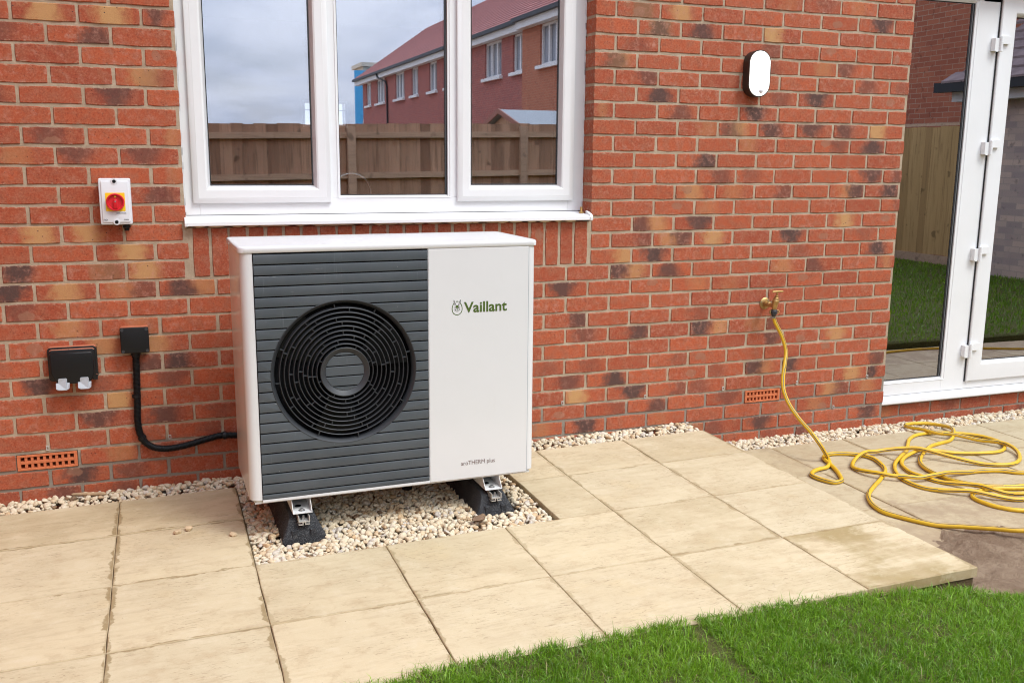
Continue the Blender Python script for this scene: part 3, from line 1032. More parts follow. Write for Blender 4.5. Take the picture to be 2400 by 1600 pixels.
# ---- kitchen window: frame > sashes, panes, spacers, sill
WT = 1.425                                           # head of the window
FY = 0.100
mb = MB()
mb.box(0.688, 0.745, FY, 0.17, 0.25, WT)
mb.box(2.405, 2.4795, FY, 0.17, 0.25, WT)
mb.box(0.745, 2.405, FY, 0.17, 0.25, 0.318)
mb.box(0.745, 2.405, FY, 0.17, WT - 0.06, WT)
mb.box(1.268, 1.330, FY, 0.17, 0.318, WT - 0.06)
mb.box(1.815, 1.878, FY, 0.17, 0.318, WT - 0.06)
window = mb.obj('window', M['upvc'], house, bevel=0.002)
SASH = [(0.0, FY - 0.001), (0.0, 0.0855), (0.003, 0.0835), (0.020, 0.0805), (0.022, 0.0795), (0.053, 0.0795), (0.060, 0.083), (0.0715, 0.110), (0.0725, 0.118)]


def glazing(x0, x1, z0, z1, parent, yg=0.1115, name='pane', dark=0.010, gm='glass'):
    g_ = MB()
    g_.box(x0 - 0.004, x1 + 0.004, yg, yg + 0.004, z0 - 0.004, z1 + 0.004)
    g_.obj(name, M[gm], parent)
    g_ = MB()
    g_.box(x0 - 0.004, x1 + 0.004, yg + 0.0305, yg + 0.0345, z0 - 0.004, z1 + 0.004)
    g_.obj('inner_pane', M['glass_in'], parent)
    g_ = MB()
    ringsweep(g_, x0 - 0.003, x1 + 0.003, z0 - 0.003, z1 + 0.003, [(0.0, yg + 0.0045), (0.006, yg + 0.0045), (0.006, yg + 0.0300), (0.0, yg + 0.0300)])
    ringsweep(g_, x0 - 0.003, x1 + 0.003, z0 - 0.003, z1 + 0.003, [(0.0, yg + 0.035), (0.004, yg + 0.035), (0.004, yg + 0.058)])
    g_.obj('spacer_bar', M['spacer'], parent)
    g_ = MB()
    ringsweep(g_, x0 - 0.002, x1 + 0.002, z0 - 0.002, z1 + 0.002, [(0.0, yg - 0.003), (0.0045, yg - 0.0012), (0.0045, yg - 0.0005)])
    g_.box(x1 - dark, x1 + 0.001, yg - 0.0024, yg - 0.0004, z0, z1)  # extra dark strip down the right edge of the pane only
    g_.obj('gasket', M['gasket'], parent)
    g_ = MB()
    g_.box(x1 - dark * 0.62, x1 - dark * 0.50, yg - 0.0030, yg - 0.0025, z0, z1)
    g_.obj('seal_lip', M['spacer_l'], parent)


for x0, x1 in ((0.720, 1.288), (1.857, 2.425)):
    mb = MB()
    ringsweep(mb, x0, x1, 0.2985, WT - 0.035, SASH)
    mb.obj('sash', M['upvc'], window, smooth=True, angle=25)
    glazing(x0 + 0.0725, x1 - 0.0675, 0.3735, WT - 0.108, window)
mb = MB()
ringsweep(mb, 1.318, 1.8275, 0.3155, WT - 0.055, [(0.0, FY - 0.0005), (0.002, FY - 0.003), (0.0125, 0.110), (0.0130, 0.118)])
mb.obj('glazing_bead', M['upvc'], window)
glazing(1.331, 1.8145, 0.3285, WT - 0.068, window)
mb = MB()                                            # sill with a rounded nose
prof = [(0.14, 0.2495), (0.096, 0.2475), (-0.020, 0.2355), (-0.028, 0.2325), (-0.033, 0.227), (-0.034, 0.2145), (-0.028, 0.2115), (-0.022, 0.2150), (0.14, 0.2150)]
mb.loft([[(x, y, z) for y, z in prof] for x in (0.689, 2.462)])
mb.obj('sill', M['upvc'], window, smooth=True, angle=30)
for x0, x1 in ((0.678, 0.6885), (2.4625, 2.477)):
    mb = MB()
    pr_ = [(0.02, 0.2535), (-0.018, 0.243), (-0.033, 0.236), (-0.0375, 0.225), (-0.0370, 0.2125), (-0.030, 0.2085), (0.02, 0.2105)]
    mb.loft([[(x, y, z) for y, z in pr_] for x in (x0, x1)])
    mb.obj('sill_end_cap', M['upvc'], window, bevel=0.002)
mb = MB()
for i in range(26):                                  # expanding foam squeezed out under the sill
    x = 0.74 + i * 0.066 + rnd.uniform(-0.02, 0.02)
    wd = rnd.uniform(0.02, 0.05)
    mb.lathe([(-wd, 0.0005), (-wd * 0.6, 0.005 + rnd.uniform(0, 0.002)), (0, 0.006 + rnd.uniform(0, 0.004)), (wd * 0.6, 0.005), (wd, 0.0005)], (x, -0.004, 0.2115), (1, 0, 0), 8)
mb.obj('sealant', M['sealant'], window, smooth=True, angle=80)
for xs_, zs_ in ((0.6865, 0.262), (2.4805, 0.262)):
    mb = MB()
    n = 40
    for i in range(n):
        z0, z1 = zs_ + (WT - zs_) * i / n, zs_ + (WT - zs_) * (i + 1) / n
        e_ = rnd.uniform(0.001, 0.0055)
        mb.box(xs_ - e_, xs_ + e_ * 0.6, 0.0965, 0.0995, z0, z1)
    mb.obj('sealant', M['upvc'], window)

# ---- patio door: frame with side light, leaf on four hinges
DW = 1.425
mb = MB()
mb.box(4.2895, 4.345, FY, 0.17, -0.815, DW)
mb.box(4.345, 4.786, FY, 0.17, -0.815, -0.735)
mb.box(4.345, 4.84, FY, 0.17, 1.345, DW)
mb.box(4.786, 4.975, FY, 0.17, -0.815, 1.345)
mb.box(4.975, 6.0, FY, 0.17, -0.815, -0.755)
mb.box(4.975, 6.0, FY, 0.17, 1.395, DW)
mb.box(5.95, 6.02, FY, 0.17, -0.775, 1.395)
mb.box(6.02, 8.2, FY, 0.17, -0.815, DW)
door = mb.obj('patio_door', M['door'], house, bevel=0.002)
mb = MB()
ringsweep(mb, 4.352, 4.806, -0.748, 1.345, [(0.0, FY - 0.0005), (0.002, FY - 0.003), (0.014, 0.108), (0.018, 0.112)])
mb.obj('glazing_bead', M['door'], door)
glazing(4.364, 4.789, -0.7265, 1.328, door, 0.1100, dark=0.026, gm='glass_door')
LEAF = [(0.0, FY - 0.001), (0.0, 0.086), (0.004, 0.0825), (0.012, 0.0815), (0.095, 0.0815), (0.101, 0.085), (0.114, 0.106), (0.116, 0.114)]
mb = MB()
ringsweep(mb, 4.962, 5.94, -0.768, 1.390, LEAF)
mb.obj('door_leaf', M['door'], door, smooth=True, angle=25)
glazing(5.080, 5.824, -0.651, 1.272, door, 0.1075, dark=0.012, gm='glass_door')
mb = MB()
mb.box(4.956, 4.9615, 0.094, 0.0995, -0.77, 1.39)
mb.obj('gasket', M['gasket'], door)
for zc in (1.135, 0.58, -0.012, -0.572):
    mb = MB()
    x0 = 4.945
    mb.box(x0 - 0.030, x0 + 0.004, 0.070, FY - 0.0012, zc - 0.048, zc + 0.020)
    mb.box(x0 + 0.012, x0 + 0.072, 0.064, 0.0805, zc - 0.010, zc + 0.032)
    mb.box(x0 - 0.022, x0 - 0.004, 0.0695, 0.072, zc - 0.052, zc - 0.047)
    mb.lathe([(-0.052, 0.008), (-0.050, 0.0095), (-0.008, 0.0095), (-0.007, 0.0085), (-0.006, 0.0095), (0.028, 0.0095), (0.030, 0.008)], (x0 + 0.008, 0.066, zc), (0, 0, 1), 16)
    mb.obj('hinge', M['upvc'], door, bevel=0.0025)
mb = MB()
prof = [(0.14, -0.8165), (0.094, -0.818), (0.066, -0.8335), (0.060, -0.838), (0.0585, -0.852), (0.064, -0.858), (0.072, -0.852), (0.14, -0.852)]
mb.loft([[(x, y, z) for y, z in prof] for x in (4.2925, 8.2)])
mb.obj('threshold', M['upvc'], door, smooth=True, angle=30)

# ------------------------------------------------------------------ paving


def slab_obj(parent, x0, x1, y0, y1, zf, thick, mat, attr, seed, lx=None, ly=None):
    """one slab; lx, ly: middle of the full 450 mm slab for the joint stains"""
    r_ = random.Random(seed)
    j = lambda s_: r_.uniform(-s_, s_)
    gx0, gx1, gy0, gy1 = x0 + 0.0009, x1 - 0.0009, y0 + 0.0011, y1 - 0.0011
    n = 8
    out = []
    for i in range(n):
        out.append((gx0 + (gx1 - gx0) * i / n, gy0 + j(0.0010)))
    for i in range(n):
        out.append((gx1 + j(0.0014), gy0 + (gy1 - gy0) * i / n))
    for i in range(n):
        out.append((gx1 - (gx1 - gx0) * i / n, gy1 + j(0.0010)))
    for i in range(n):
        out.append((gx0 + j(0.0014), gy1 - (gy1 - gy0) * i / n))
    cx, cy_ = (x0 + x1) / 2, (y0 + y1) / 2
    mx, my = (lx if lx is not None else cx), (ly if ly is not None else cy_)
    tilt = (j(0.0030), j(0.0030), j(0.0014))
    zt = lambda x, y: zf(x) + tilt[0] * (x - cx) + tilt[1] * (y - cy_) + tilt[2]
    N = len(out)
    vs, sl_ = [], []
    for k_, (ins, dz) in enumerate(((0, -thick), (0, -0.0025), (0.0018, 0.0))):
        for x, y in out:
            xx = x - math.copysign(ins, x - cx) * (1 if abs(x - cx) > 0.3 * (x1 - x0) else abs(x - cx) / (x1 - x0))
            yy = y - math.copysign(ins, y - cy_) * (1 if abs(y - cy_) > 0.3 * (y1 - y0) else abs(y - cy_) / (y1 - y0))
            vs.append((xx - cx, yy - cy_, zt(x, y) + dz - zf(cx)))
            sl_.append((xx - mx, yy - my, 0))
    fs = []
    for L_ in (0, 1):
        for i in range(N):
            fs.append((L_ * N + i, L_ * N + (i + 1) % N, (L_ + 1) * N + (i + 1) % N, (L_ + 1) * N + i))
    # inner fan so that the joint stains keep their coordinates
    vs.append((0, 0, zt(cx, cy_) - zf(cx)))
    sl_.append((cx - mx, cy_ - my, 0))
    for i in range(N):
        fs.append((2 * N + i, 2 * N + (i + 1) % N, 3 * N))
    mb = MB()
    mb.add(vs, fs)
    o = mb.obj('paving_slab', mat, parent, attrs={'sl': ('FLOAT_VECTOR', sl_), 'sa': ('FLOAT_COLOR', [attr] * len(vs))})
    o.location = (cx, cy_, zf(cx))
    return o


patio = structure(thing('patio', '', 'paving'))
del patio['label'], patio['category']
GX = [-1.431 + 0.450 * i for i in range(11)]          # joints across, ends at 3.069
GY = [-0.120, -0.492, -0.942, -1.392, -1.842, -2.292]
PITX0, PITX1, PITY = 0.823, 1.942, -0.942
stain = {(5, 2): 0.12, (6, 2): 0.16, (7, 1): 0.2, (8, 2): 0.25, (9, 3): 0.95, (8, 3): 0.22, (9, 2): 0.12, (9, 1): 0.18, (9, 0): 0.22, (4, 0): 0.3, (3, 0): 0.3, (5, 3): 0.02, (6, 3): 0.02, (7, 3): 0.02, (7, 2): 0.08}
for i in range(1, 10):
    for jr in range(5):
        x0, x1, y1, y0 = GX[i], GX[i + 1], GY[jr], GY[jr + 1]
        if jr == 4 and x0 > 0.8:
            continue
        lx, ly = (x0 + x1) / 2, y0 + 0.225
        if jr < 2:
            if i in (5, 6):
                continue
            if i == 7:
                x0 = PITX1
        r_ = random.Random(i * 31 + jr)
        att = (r_.random(), 1.0 if i < 5 else r_.uniform(0.2, 0.7), stain.get((i, jr), r_.uniform(0, 0.12)), r_.random())
        slab_obj(patio, x0, x1, y0, y1, patio_z, 0.034, M['slab'], att, i * 17 + jr, lx, ly)
mb = MB()                                            # bedding under the slabs, seen only in the joints
for x0, x1, y0, y1 in ((-0.98, 0.823, -2.29, -0.122), (0.826, 1.940, -1.838, -0.945), (1.945, 3.064, -1.838, -0.122)):
    mb.add([(x0, y0, patio_z(x0) - 0.005), (x1, y0, patio_z(x1) - 0.005), (x1, y1, patio_z(x1) - 0.005), (x0, y1, patio_z(x0) - 0.005)], [(0, 1, 2, 3)])
    e = 0.004
    mb.add([(x0 + e, y0 + e, -1.09), (x1 - e, y0 + e, -1.09), (x1 - e, y1 - e, -1.09), (x0 + e, y1 - e, -1.09),
            (x0 + e, y0 + e, patio_z(x0) - 0.03), (x1 - e, y0 + e, patio_z(x1) - 0.03), (x1 - e, y1 - e, patio_z(x1) - 0.03), (x0 + e, y1 - e, patio_z(x0) - 0.03)],
           [(0, 1, 5, 4), (1, 2, 6, 5), (2, 3, 7, 6), (3, 0, 4, 7)])
mb.obj('bedding', M['bed'], patio)

path = structure(thing('path', '', 'paving'))
del path['label'], path['category']
PX = [2.993 + 0.4545 * i for i in range(13)]
PY = [-0.150, -0.582, -1.032, -1.482]
for i in range(12):
    for jr in range(3):
        x0, x1 = PX[i], PX[i + 1]
        if i == 0:
            x0 = 3.072
        r_ = random.Random(i * 41 + jr + 900)
        att = (r_.random(), r_.uniform(0.2, 0.8), r_.uniform(0, 0.22), r_.random())
        slab_obj(path, x0, x1, PY[jr + 1], PY[jr], lambda x: PATH_Z, 0.038, M['path'], att, 500 + i * 7 + jr, (PX[i] + PX[i + 1]) / 2, PY[jr + 1] + 0.225)
mb = MB()
mb.add([(3.07, -1.478, PATH_Z - 0.005), (8.4, -1.478, PATH_Z - 0.005), (8.4, -0.152, PATH_Z - 0.005), (3.07, -0.152, PATH_Z - 0.005)], [(0, 1, 2, 3)])
mb.obj('bedding', M['bed'], path)


# ------------------------------------------------------------------ bare soil at the end of the patio
def noise2(x, y, s=1.0):
    from mathutils import noise as nz_
    return nz_.noise(Vector((x * s, y * s, 0.37)))


def soil_h(x, y):
    # creeps over the edge of the path, then lies a little above it
    edge = -1.30 - 0.10 * (x - 3.43) - 0.07 * max(0, min(1, (3.4 - x) / 0.25)) * 3 + 0.05 * noise2(x, y, 7) + 0.02 * noise2(x, y, 25)
    d = edge - y
    k_ = max(0.0, min(1.0, d / 0.14))
    h = PATH_Z - 0.010 + 0.022 * k_ ** 0.7 + (0.012 * noise2(x, y, 9) + 0.007 * noise2(x, y, 26) + 0.004 * noise2(x, y, 60)) * k_
    far = max(0.0, min(1.0, (-1.75 - y) / 0.25))
    return h + far * 0.015


nx, ny = 130, 66
grid_sheet('soil', 3.075, 5.10, -2.10, -1.12, 0, M['soil'], nx, ny, soil_h)
mb = MB()
clods_rest = []


def chip_variants(n, cuts, seed):
    out = []
    r_ = np.random.RandomState(seed)
    for _ in range(n):
        bm = bmesh.new()
        bmesh.ops.create_icosphere(bm, subdivisions=2, radius=1.0)
        v = np.array([x.co[:] for x in bm.verts])
        f = np.array([[q.index for q in p.verts] for p in bm.faces])
        bm.free()
        v *= 1.0 + 0.10 * r_.randn(len(v), 1)
        for _c in range(cuts):
            d = r_.randn(3)
            d /= np.linalg.norm(d)
            lim = r_.uniform(0.50, 0.85)
            pr_ = v @ d
            ov = np.maximum(pr_ - lim, 0)
            v = v - ov[:, None] * d
        out.append((v, f))
    return out


CHIPS = chip_variants(30, 8, 11)


def scatter_chips(name, places, parent=None):
    """places: list of (x, y, z, radius) -> one mesh of separate angular chips"""
    V, F = [], []
    b = 0
    r_ = np.random.RandomState(len(places))
    for x, y, z, rad in places:
        v, f = CHIPS[r_.randint(len(CHIPS))]
        sc = rad * np.array([r_.uniform(0.8, 1.35), r_.uniform(0.7, 1.05), r_.uniform(0.50, 0.85)])
        a, b2, c_ = r_.uniform(0, 6.28), r_.uniform(-0.6, 0.6), r_.uniform(-0.6, 0.6)
        Rz = np.array([[math.cos(a), -math.sin(a), 0], [math.sin(a), math.cos(a), 0], [0, 0, 1]])
        Rx = np.array([[1, 0, 0], [0, math.cos(b2), -math.sin(b2)], [0, math.sin(b2), math.cos(b2)]])
        Ry = np.array([[math.cos(c_), 0, math.sin(c_)], [0, 1, 0], [-math.sin(c_), 0, math.cos(c_)]])
        V.append((v * sc) @ (Rz @ Rx @ Ry).T + np.array([x, y, z]))
        F.append(f + b)
        b += len(v)
    o = fast_mesh(name, np.concatenate(V), np.concatenate(F), M['gravel'], parent=parent)
    return o


FEET = [(0.940, 1.090, -0.790, -0.28), (1.700, 1.850, -0.780, -0.27)]


def chips_in(x0, x1, y0, y1, zf, step_, rmin, rmax, layers, skip=None):
    out = []
    for L_ in range(layers):
        x = x0
        while x < x1:
            y = y0
            while y < y1:
                px, py = x + rnd.uniform(-0.5, 0.5) * step_, y + rnd.uniform(-0.5, 0.5) * step_
                px, py = min(max(px, x0 + 0.004), x1 - 0.004), min(max(py, y0 + 0.004), y1 - 0.004)
                if not (skip and skip(px, py)):
                    rad = rmin + (rmax - rmin) * rnd.random() ** 1.6
                    out.append((px, py, zf(px, py) + L_ * rmin * 0.75 + rnd.uniform(-0.002, 0.003), rad))
                y += step_
            x += step_
    return out


def pit_h(x, y):
    e = min(x - PITX0, PITX1 - x, y - PITY) if y < -0.14 else 0.2
    rise = 0.016 * max(0, min(1, (y + 0.18) / 0.15))
    return patio_z(x) - 0.020 + rise + 0.006 * noise2(x, y, 6) - 0.003 * max(0, 1 - e / 0.04)


infoot = lambda x, y: any(a < x < b and c < y < d for a, b, c, d in FEET)
places = chips_in(PITX0 + 0.004, PITX1 - 0.004, PITY + 0.004, -0.004, pit_h, 0.0218, 0.0098, 0.0180, 2, infoot)
o = scatter_chips('gravel', places)
o.name = 'gravel'
stuff(o)
tag(o, 'pale limestone gravel in the pit under the heat pump', 'gravel')


def strip_h(x, y):
    return patio_z(x) - 0.022 + 0.020 * max(0, min(1, (y + 0.10) / 0.09)) + 0.005 * noise2(x, y, 7)


def low_h(x, y):
    if x < 4.30:
        return PATH_Z - 0.020 + 0.010 * max(0, min(1, (y + 0.12) / 0.10)) + 0.005 * noise2(x, y, 7)
    return PATH_Z - 0.020 - 0.024 * max(0, min(1, (y + 0.02) / 0.09)) + 0.006 * noise2(x, y, 7)


places = chips_in(-0.98, PITX0, -0.122, -0.004, strip_h, 0.0235, 0.0105, 0.0190, 2)
places += [(x, y - 0.006, z + 0.004, r_) for x, y, z, r_ in chips_in(-0.4, PITX0, -0.128, -0.100, strip_h, 0.040, 0.0075, 0.012, 1)]
o = stuff(scatter_chips('gravel', places))
tag(o, 'pale gravel strip along the foot of the wall left of the heat pump', 'gravel')
places = chips_in(PITX1, 3.066, -0.122, -0.004, strip_h, 0.0235, 0.0105, 0.0190, 2)
o = stuff(scatter_chips('gravel', places))
tag(o, 'pale gravel strip along the wall on the raised patio right of the heat pump', 'gravel')
places = chips_in(3.07, 4.29, -0.152, -0.004, low_h, 0.0245, 0.0110, 0.0205, 2) + chips_in(4.29, 6.6, -0.152, 0.095, low_h, 0.0245, 0.0110, 0.0205, 2)
o = stuff(scatter_chips('gravel', places))
tag(o, 'pale gravel strip beside the lower path below the tap and the patio door', 'gravel')
mb = MB()
for x0, x1, y0, y1, z0, z1 in ((-0.99, PITX0, -0.121, 0.0, -0.041, -0.041), (PITX0, PITX1, PITY, 0.0, -0.044, -0.044), (PITX1, 3.067, -0.121, 0.0, -0.041, -0.041)):
    mb.add([(x0, y0, patio_z(x0) + z0), (x1, y0, patio_z(x1) + z0), (x1, y1, patio_z(x1) + z1), (x0, y1, patio_z(x0) + z1)], [(0, 1, 2, 3)])
mb.add([(3.07, -0.151, -0.990), (8.4, -0.151, -0.990), (8.4, 0.097, -1.005), (3.07, 0.097, -1.005)], [(0, 1, 2, 3)])
structure(mb.obj('gravel_bed', M['gbed']))

# ------------------------------------------------------------------ grass


def lawn_edge(x):
    """y of the edge of the turf"""
    pts = [(-1.4, -2.30), (-1.0, -2.295), (0.1, -2.28), (0.4, -1.98), (0.80, -1.850), (0.95, -1.830), (1.15, -1.818), (1.46, -1.812), (1.73, -1.820), (2.01, -1.818), (2.33, -1.822), (2.62, -1.842),
           (2.91, -1.874), (3.03, -1.905), (3.10, -1.955), (3.19, -1.99), (3.5, -1.99), (4.2, -1.90), (4.9, -1.70), (5.3, -1.60), (6.0, -1.55), (11, -1.53)]
    for (a, b), (c, d) in zip(pts, pts[1:]):
        if a <= x <= c:
            return b + (d - b) * (x - a) / (c - a)
    return -1.6


mb = MB()                                            # the turf itself: a sheet with a cut edge that follows the lawn's outline
nl = 240
vs, fs = [], []
for i in range(nl + 1):
    x = -1.34 + 12.09 * i / nl
    e = lawn_edge(x) + 0.012 * noise2(x, 0, 9)
    for yy, zz_ in ((e + 0.004, -1.05), (e, lawn_z(x) - 0.012), (e - 0.02, lawn_z(x)), (e - 0.9, lawn_z(x) * 0.5 + LAWN_Z * 0.5), (-7.95, LAWN_Z)):
        vs.append((x, yy, zz_))
for i in range(nl):
    for j in range(4):
        a = i * 5 + j
        fs.append((a, a + 1, a + 6, a + 5))
mb.add(vs, fs)
structure(mb.obj('lawn', M['lawn']))


def make_blades(P, hts, wid, tilt, seed, zf):
    r_ = np.random.RandomState(seed)
    n = len(P)
    ang = r_.uniform(0, 2 * np.pi, n)
    lean_a = r_.uniform(0, 2 * np.pi, n)
    lean = np.abs(r_.normal(0, tilt, n)) * hts
    base = np.stack([P[:, 0], P[:, 1], zf], 1)
    side = np.stack([np.cos(ang), np.sin(ang), np.zeros(n)], 1) * (wid / 2)[:, None]
    ld = np.stack([np.cos(lean_a), np.sin(lean_a), np.zeros(n)], 1)
    up = np.array([0, 0, 1.0])
    mid = base + ld * (lean * 0.35)[:, None] + up * (hts * 0.55)[:, None]
    top = base + ld * lean[:, None] + up * (hts * np.sqrt(np.clip(1 - (lean / hts) ** 2 * 0.5, 0.2, 1)))[:, None]
    V = np.stack([base - side, base + side, mid - side * 0.85, mid + side * 0.85, top], 1).reshape(-1, 3)
    k_ = np.arange(n)[:, None, None] * 5
    T = (np.array([[0, 1, 3], [0, 3, 2], [2, 3, 4]])[None] + k_).reshape(-1, 3)
    a, b, c_ = r_.rand(n), r_.rand(n), r_.rand(n)
    patch = np.array([noise2(x, y, 2.2) for x, y in P]) * 0.5 + 0.5
    g1, g2, st = np.array([0.085, 0.225, 0.010]), np.array([0.290, 0.485, 0.036]), np.array([0.33, 0.29, 0.12])
    t_ = np.clip(0.25 * a + 0.75 * patch + r_.normal(0, 0.18, n), 0, 1)[:, None]
    col = g1 * (1 - t_) + g2 * t_
    col = np.where((b < 0.05)[:, None], st, col)
    col = np.where((b > 0.90)[:, None], col * 0.5 + np.array([0.20, 0.27, 0.11]) * 0.5, col)
    col *= (0.65 + 0.7 * c_)[:, None]
    col = np.concatenate([col, np.ones((n, 1))], 1)
    return V, T, np.repeat(col, 5, axis=0)


def seam(x, y):
    """rolls of turf meet along thin lines"""
    k_ = 1.0
    for sx, slope in ((1.985, 0.02), (1.585, -0.02), (2.42, 0.0), (0.8, 0.0)):
        d = abs(x - (sx + slope * (y + 1.8)) + 0.012 * noise2(x, y, 12))
        k_ = min(k_, max(0.03 if sx == 1.985 else 0.40, (d - 0.006) / (0.028 if sx == 1.985 else 0.02)))
    return k_


r_ = np.random.RandomState(3)
N = 330000
X = r_.uniform(0.1, 3.75, N)
Y = r_.uniform(-2.85, -1.80, N)
tx, ty = r_.uniform(0.1, 3.75, 15000), r_.uniform(-2.85, -1.80, 15000)
ti = r_.randint(0, 15000, N)
inside = r_.rand(N) < 0.72
X = np.where(inside, np.clip(tx[ti] + r_.normal(0, 0.0055, N), 0.1, 3.75), X)
Y = np.where(inside, np.clip(ty[ti] + r_.normal(0, 0.0055, N), -2.85, -1.80), Y)
tuft_h = r_.uniform(0.72, 1.32, 15000)[ti]
keep = np.array([(y < lawn_edge(x) + 0.010 * noise2(x, y, 22)) and r_.rand() < seam(x, y) * (0.78 + 0.55 * noise2(x, y, 11) + 0.25 * noise2(x, y, 35)) for x, y in zip(X, Y)])
# only what can be seen from about here
P = np.stack([X, Y], 1)[keep]
hts = (0.016 + 0.022 * r_.rand(len(P)) ** 1.4) * (0.90 + 0.3 * np.array([noise2(x, y, 5) for x, y in P])) * tuft_h[keep]
V1, T1, C1 = make_blades(P, hts, r_.uniform(0.0012, 0.0026, len(P)), 0.95, 4, np.array([lawn_z(x) + (LAWN_Z - lawn_z(x)) * 0.5 * min(1, max(0, (lawn_edge(x) - y) / 0.9)) - 0.002 for x, y in P]))
N2 = 60000
X = r_.uniform(-1.2, 10.7, N2)
Y = r_.uniform(-7.9, -1.5, N2)
keep = np.array([(y < lawn_edge(x)) and not (0.1 < x < 3.75 and y > -2.85) for x, y in zip(X, Y)])
P2 = np.stack([X, Y], 1)[keep]
V2, T2, C2 = make_blades(P2, r_.uniform(0.03, 0.055, len(P2)), r_.uniform(0.006, 0.012, len(P2)), 0.6, 9, np.full(len(P2), LAWN_Z - 0.002))
grass = fast_mesh('grass', np.concatenate([V1, V2]), np.concatenate([T1, T2 + len(V1)]), M['grass'], {'gc': ('FLOAT_COLOR', np.concatenate([C1, C2]))})
stuff(grass)
tag(grass, 'freshly laid short green turf in front of the patio', 'grass')

# ------------------------------------------------------------------ heat pump
TH = 0.0165
pump = thing('heat_pump', 'white air source heat pump with dark grey slatted fan grille standing under the window', 'heat pump', (0.8248, -0.7419, -0.7248), TH)
W_, D_, H_ = 1.10, 0.44, 0.9116
PXA, PXB = 0.0475, 0.6655                            # grille panel
mb = MB()


def corner(cx, cy2, r, a0, a1, n=6):
    return [(cx + r * math.cos(R(a0 + (a1 - a0) * k / n)), cy2 + r * math.sin(R(a0 + (a1 - a0) * k / n))) for k in range(n + 1)]


rr = 0.030
plan = corner(rr + 0.004, rr, rr, 180, 270) + [(PXA - 0.002, 0.0), (PXA - 0.002, 0.07), (PXB + 0.001, 0.07), (PXB + 0.001, 0.0)] + \
    corner(W_ - 0.004 - rr, rr, rr, 270, 360) + corner(W_ - 0.004 - 0.015, D_ - 0.004 - 0.015, 0.015, 0, 90) + corner(0.004 + 0.015, D_ - 0.019, 0.015, 90, 180)
cxm, cym = W_ / 2, D_ / 2
rings = []
for z, ins in ((0.0035, 0.006), (0.0, 0.010)):
    rings.append([(x + (ins if x < cxm else -ins) * (1 if (x < 0.04 or x > W_ - 0.04) else 0), y + (ins if y < 0.06 else 0) * (1 if y < 0.05 else 0), z) for x, y in plan])
rings = rings[::-1] + [[(x, y, z) for x, y in plan] for z in (0.010, 0.8945)]
mb.loft(rings)
mb.obj('casing', M['casing'], pump, smooth=True, angle=30)
mb = MB()                                            # lid with rolled edges
base = corner(0.026, 0.024, 0.028, 180, 270) + corner(W_ - 0.026, 0.024, 0.028, 270, 360) + corner(W_ - 0.016, D_ - 0.014, 0.018, 0, 90) + corner(0.016, D_ - 0.014, 0.018, 90, 180)
rings = []
for z, ins in ((0.8935, 0.004), (0.893, 0.0015), (0.8945, 0.0), (0.9085, 0.0), (0.9115, 0.0012), (0.9138, 0.0038), (0.9150, 0.008), (0.9155, 0.016), (0.9160, 0.05)):
    rings.append([(cxm + (x - cxm) * (1 - ins / cxm), cym + (y - cym) * (1 - ins / cym), z) for x, y in base])
mb.loft(rings)
mb.obj('lid', M['casing'], pump, smooth=True, angle=50)
mb = MB()
mb.lathe([(0, 0.0035), (0.002, 0.0035), (0.003, 0.002)], (-0.0022, 0.30, 0.902), (-1, 0, 0), 10)
mb.obj('screw', M['steel'], pump)
mb = MB()                                            # white front cover on the right
mb.box(0.668, 1.0635, -0.0022, 0.02, 0.002, 0.8905)
mb.obj('front_cover', M['casing'], pump, bevel=0.002)
mb = MB()
mb.box(1.0637, 1.0657, -0.0006, 0.01, 0.004, 0.8905)
mb.obj('seam', M['greyclip'], pump)
mb = MB()
mb.box(PXA - 0.001, 0.6675, -0.002, 0.012, -0.0005, 0.0105)
mb.obj('base_rail', M['casing'], pump, bevel=0.002)
mb = MB()
mb.box(0.02, W_ - 0.02, 0.01, D_ - 0.01, -0.006, 0.002)
mb.obj('base_plate', M['bracket'], pump)
# grille: slats cut round the fan opening
FC, FR, HR = (0.3545, 0.4575), 0.2625, 0.0700
PITCHS = 0.03735
Z0 = 0.0115


def arc_x(z, rad):
    d = rad * rad - (z - FC[1]) ** 2
    return math.sqrt(d) if d > 0 else 0.0


def slat_piece(mb_, pts):
    """pts: outline in x,z ; front face rounded a touch"""
    plate(mb_, pts, 0.014, -0.0035, 0.0024)


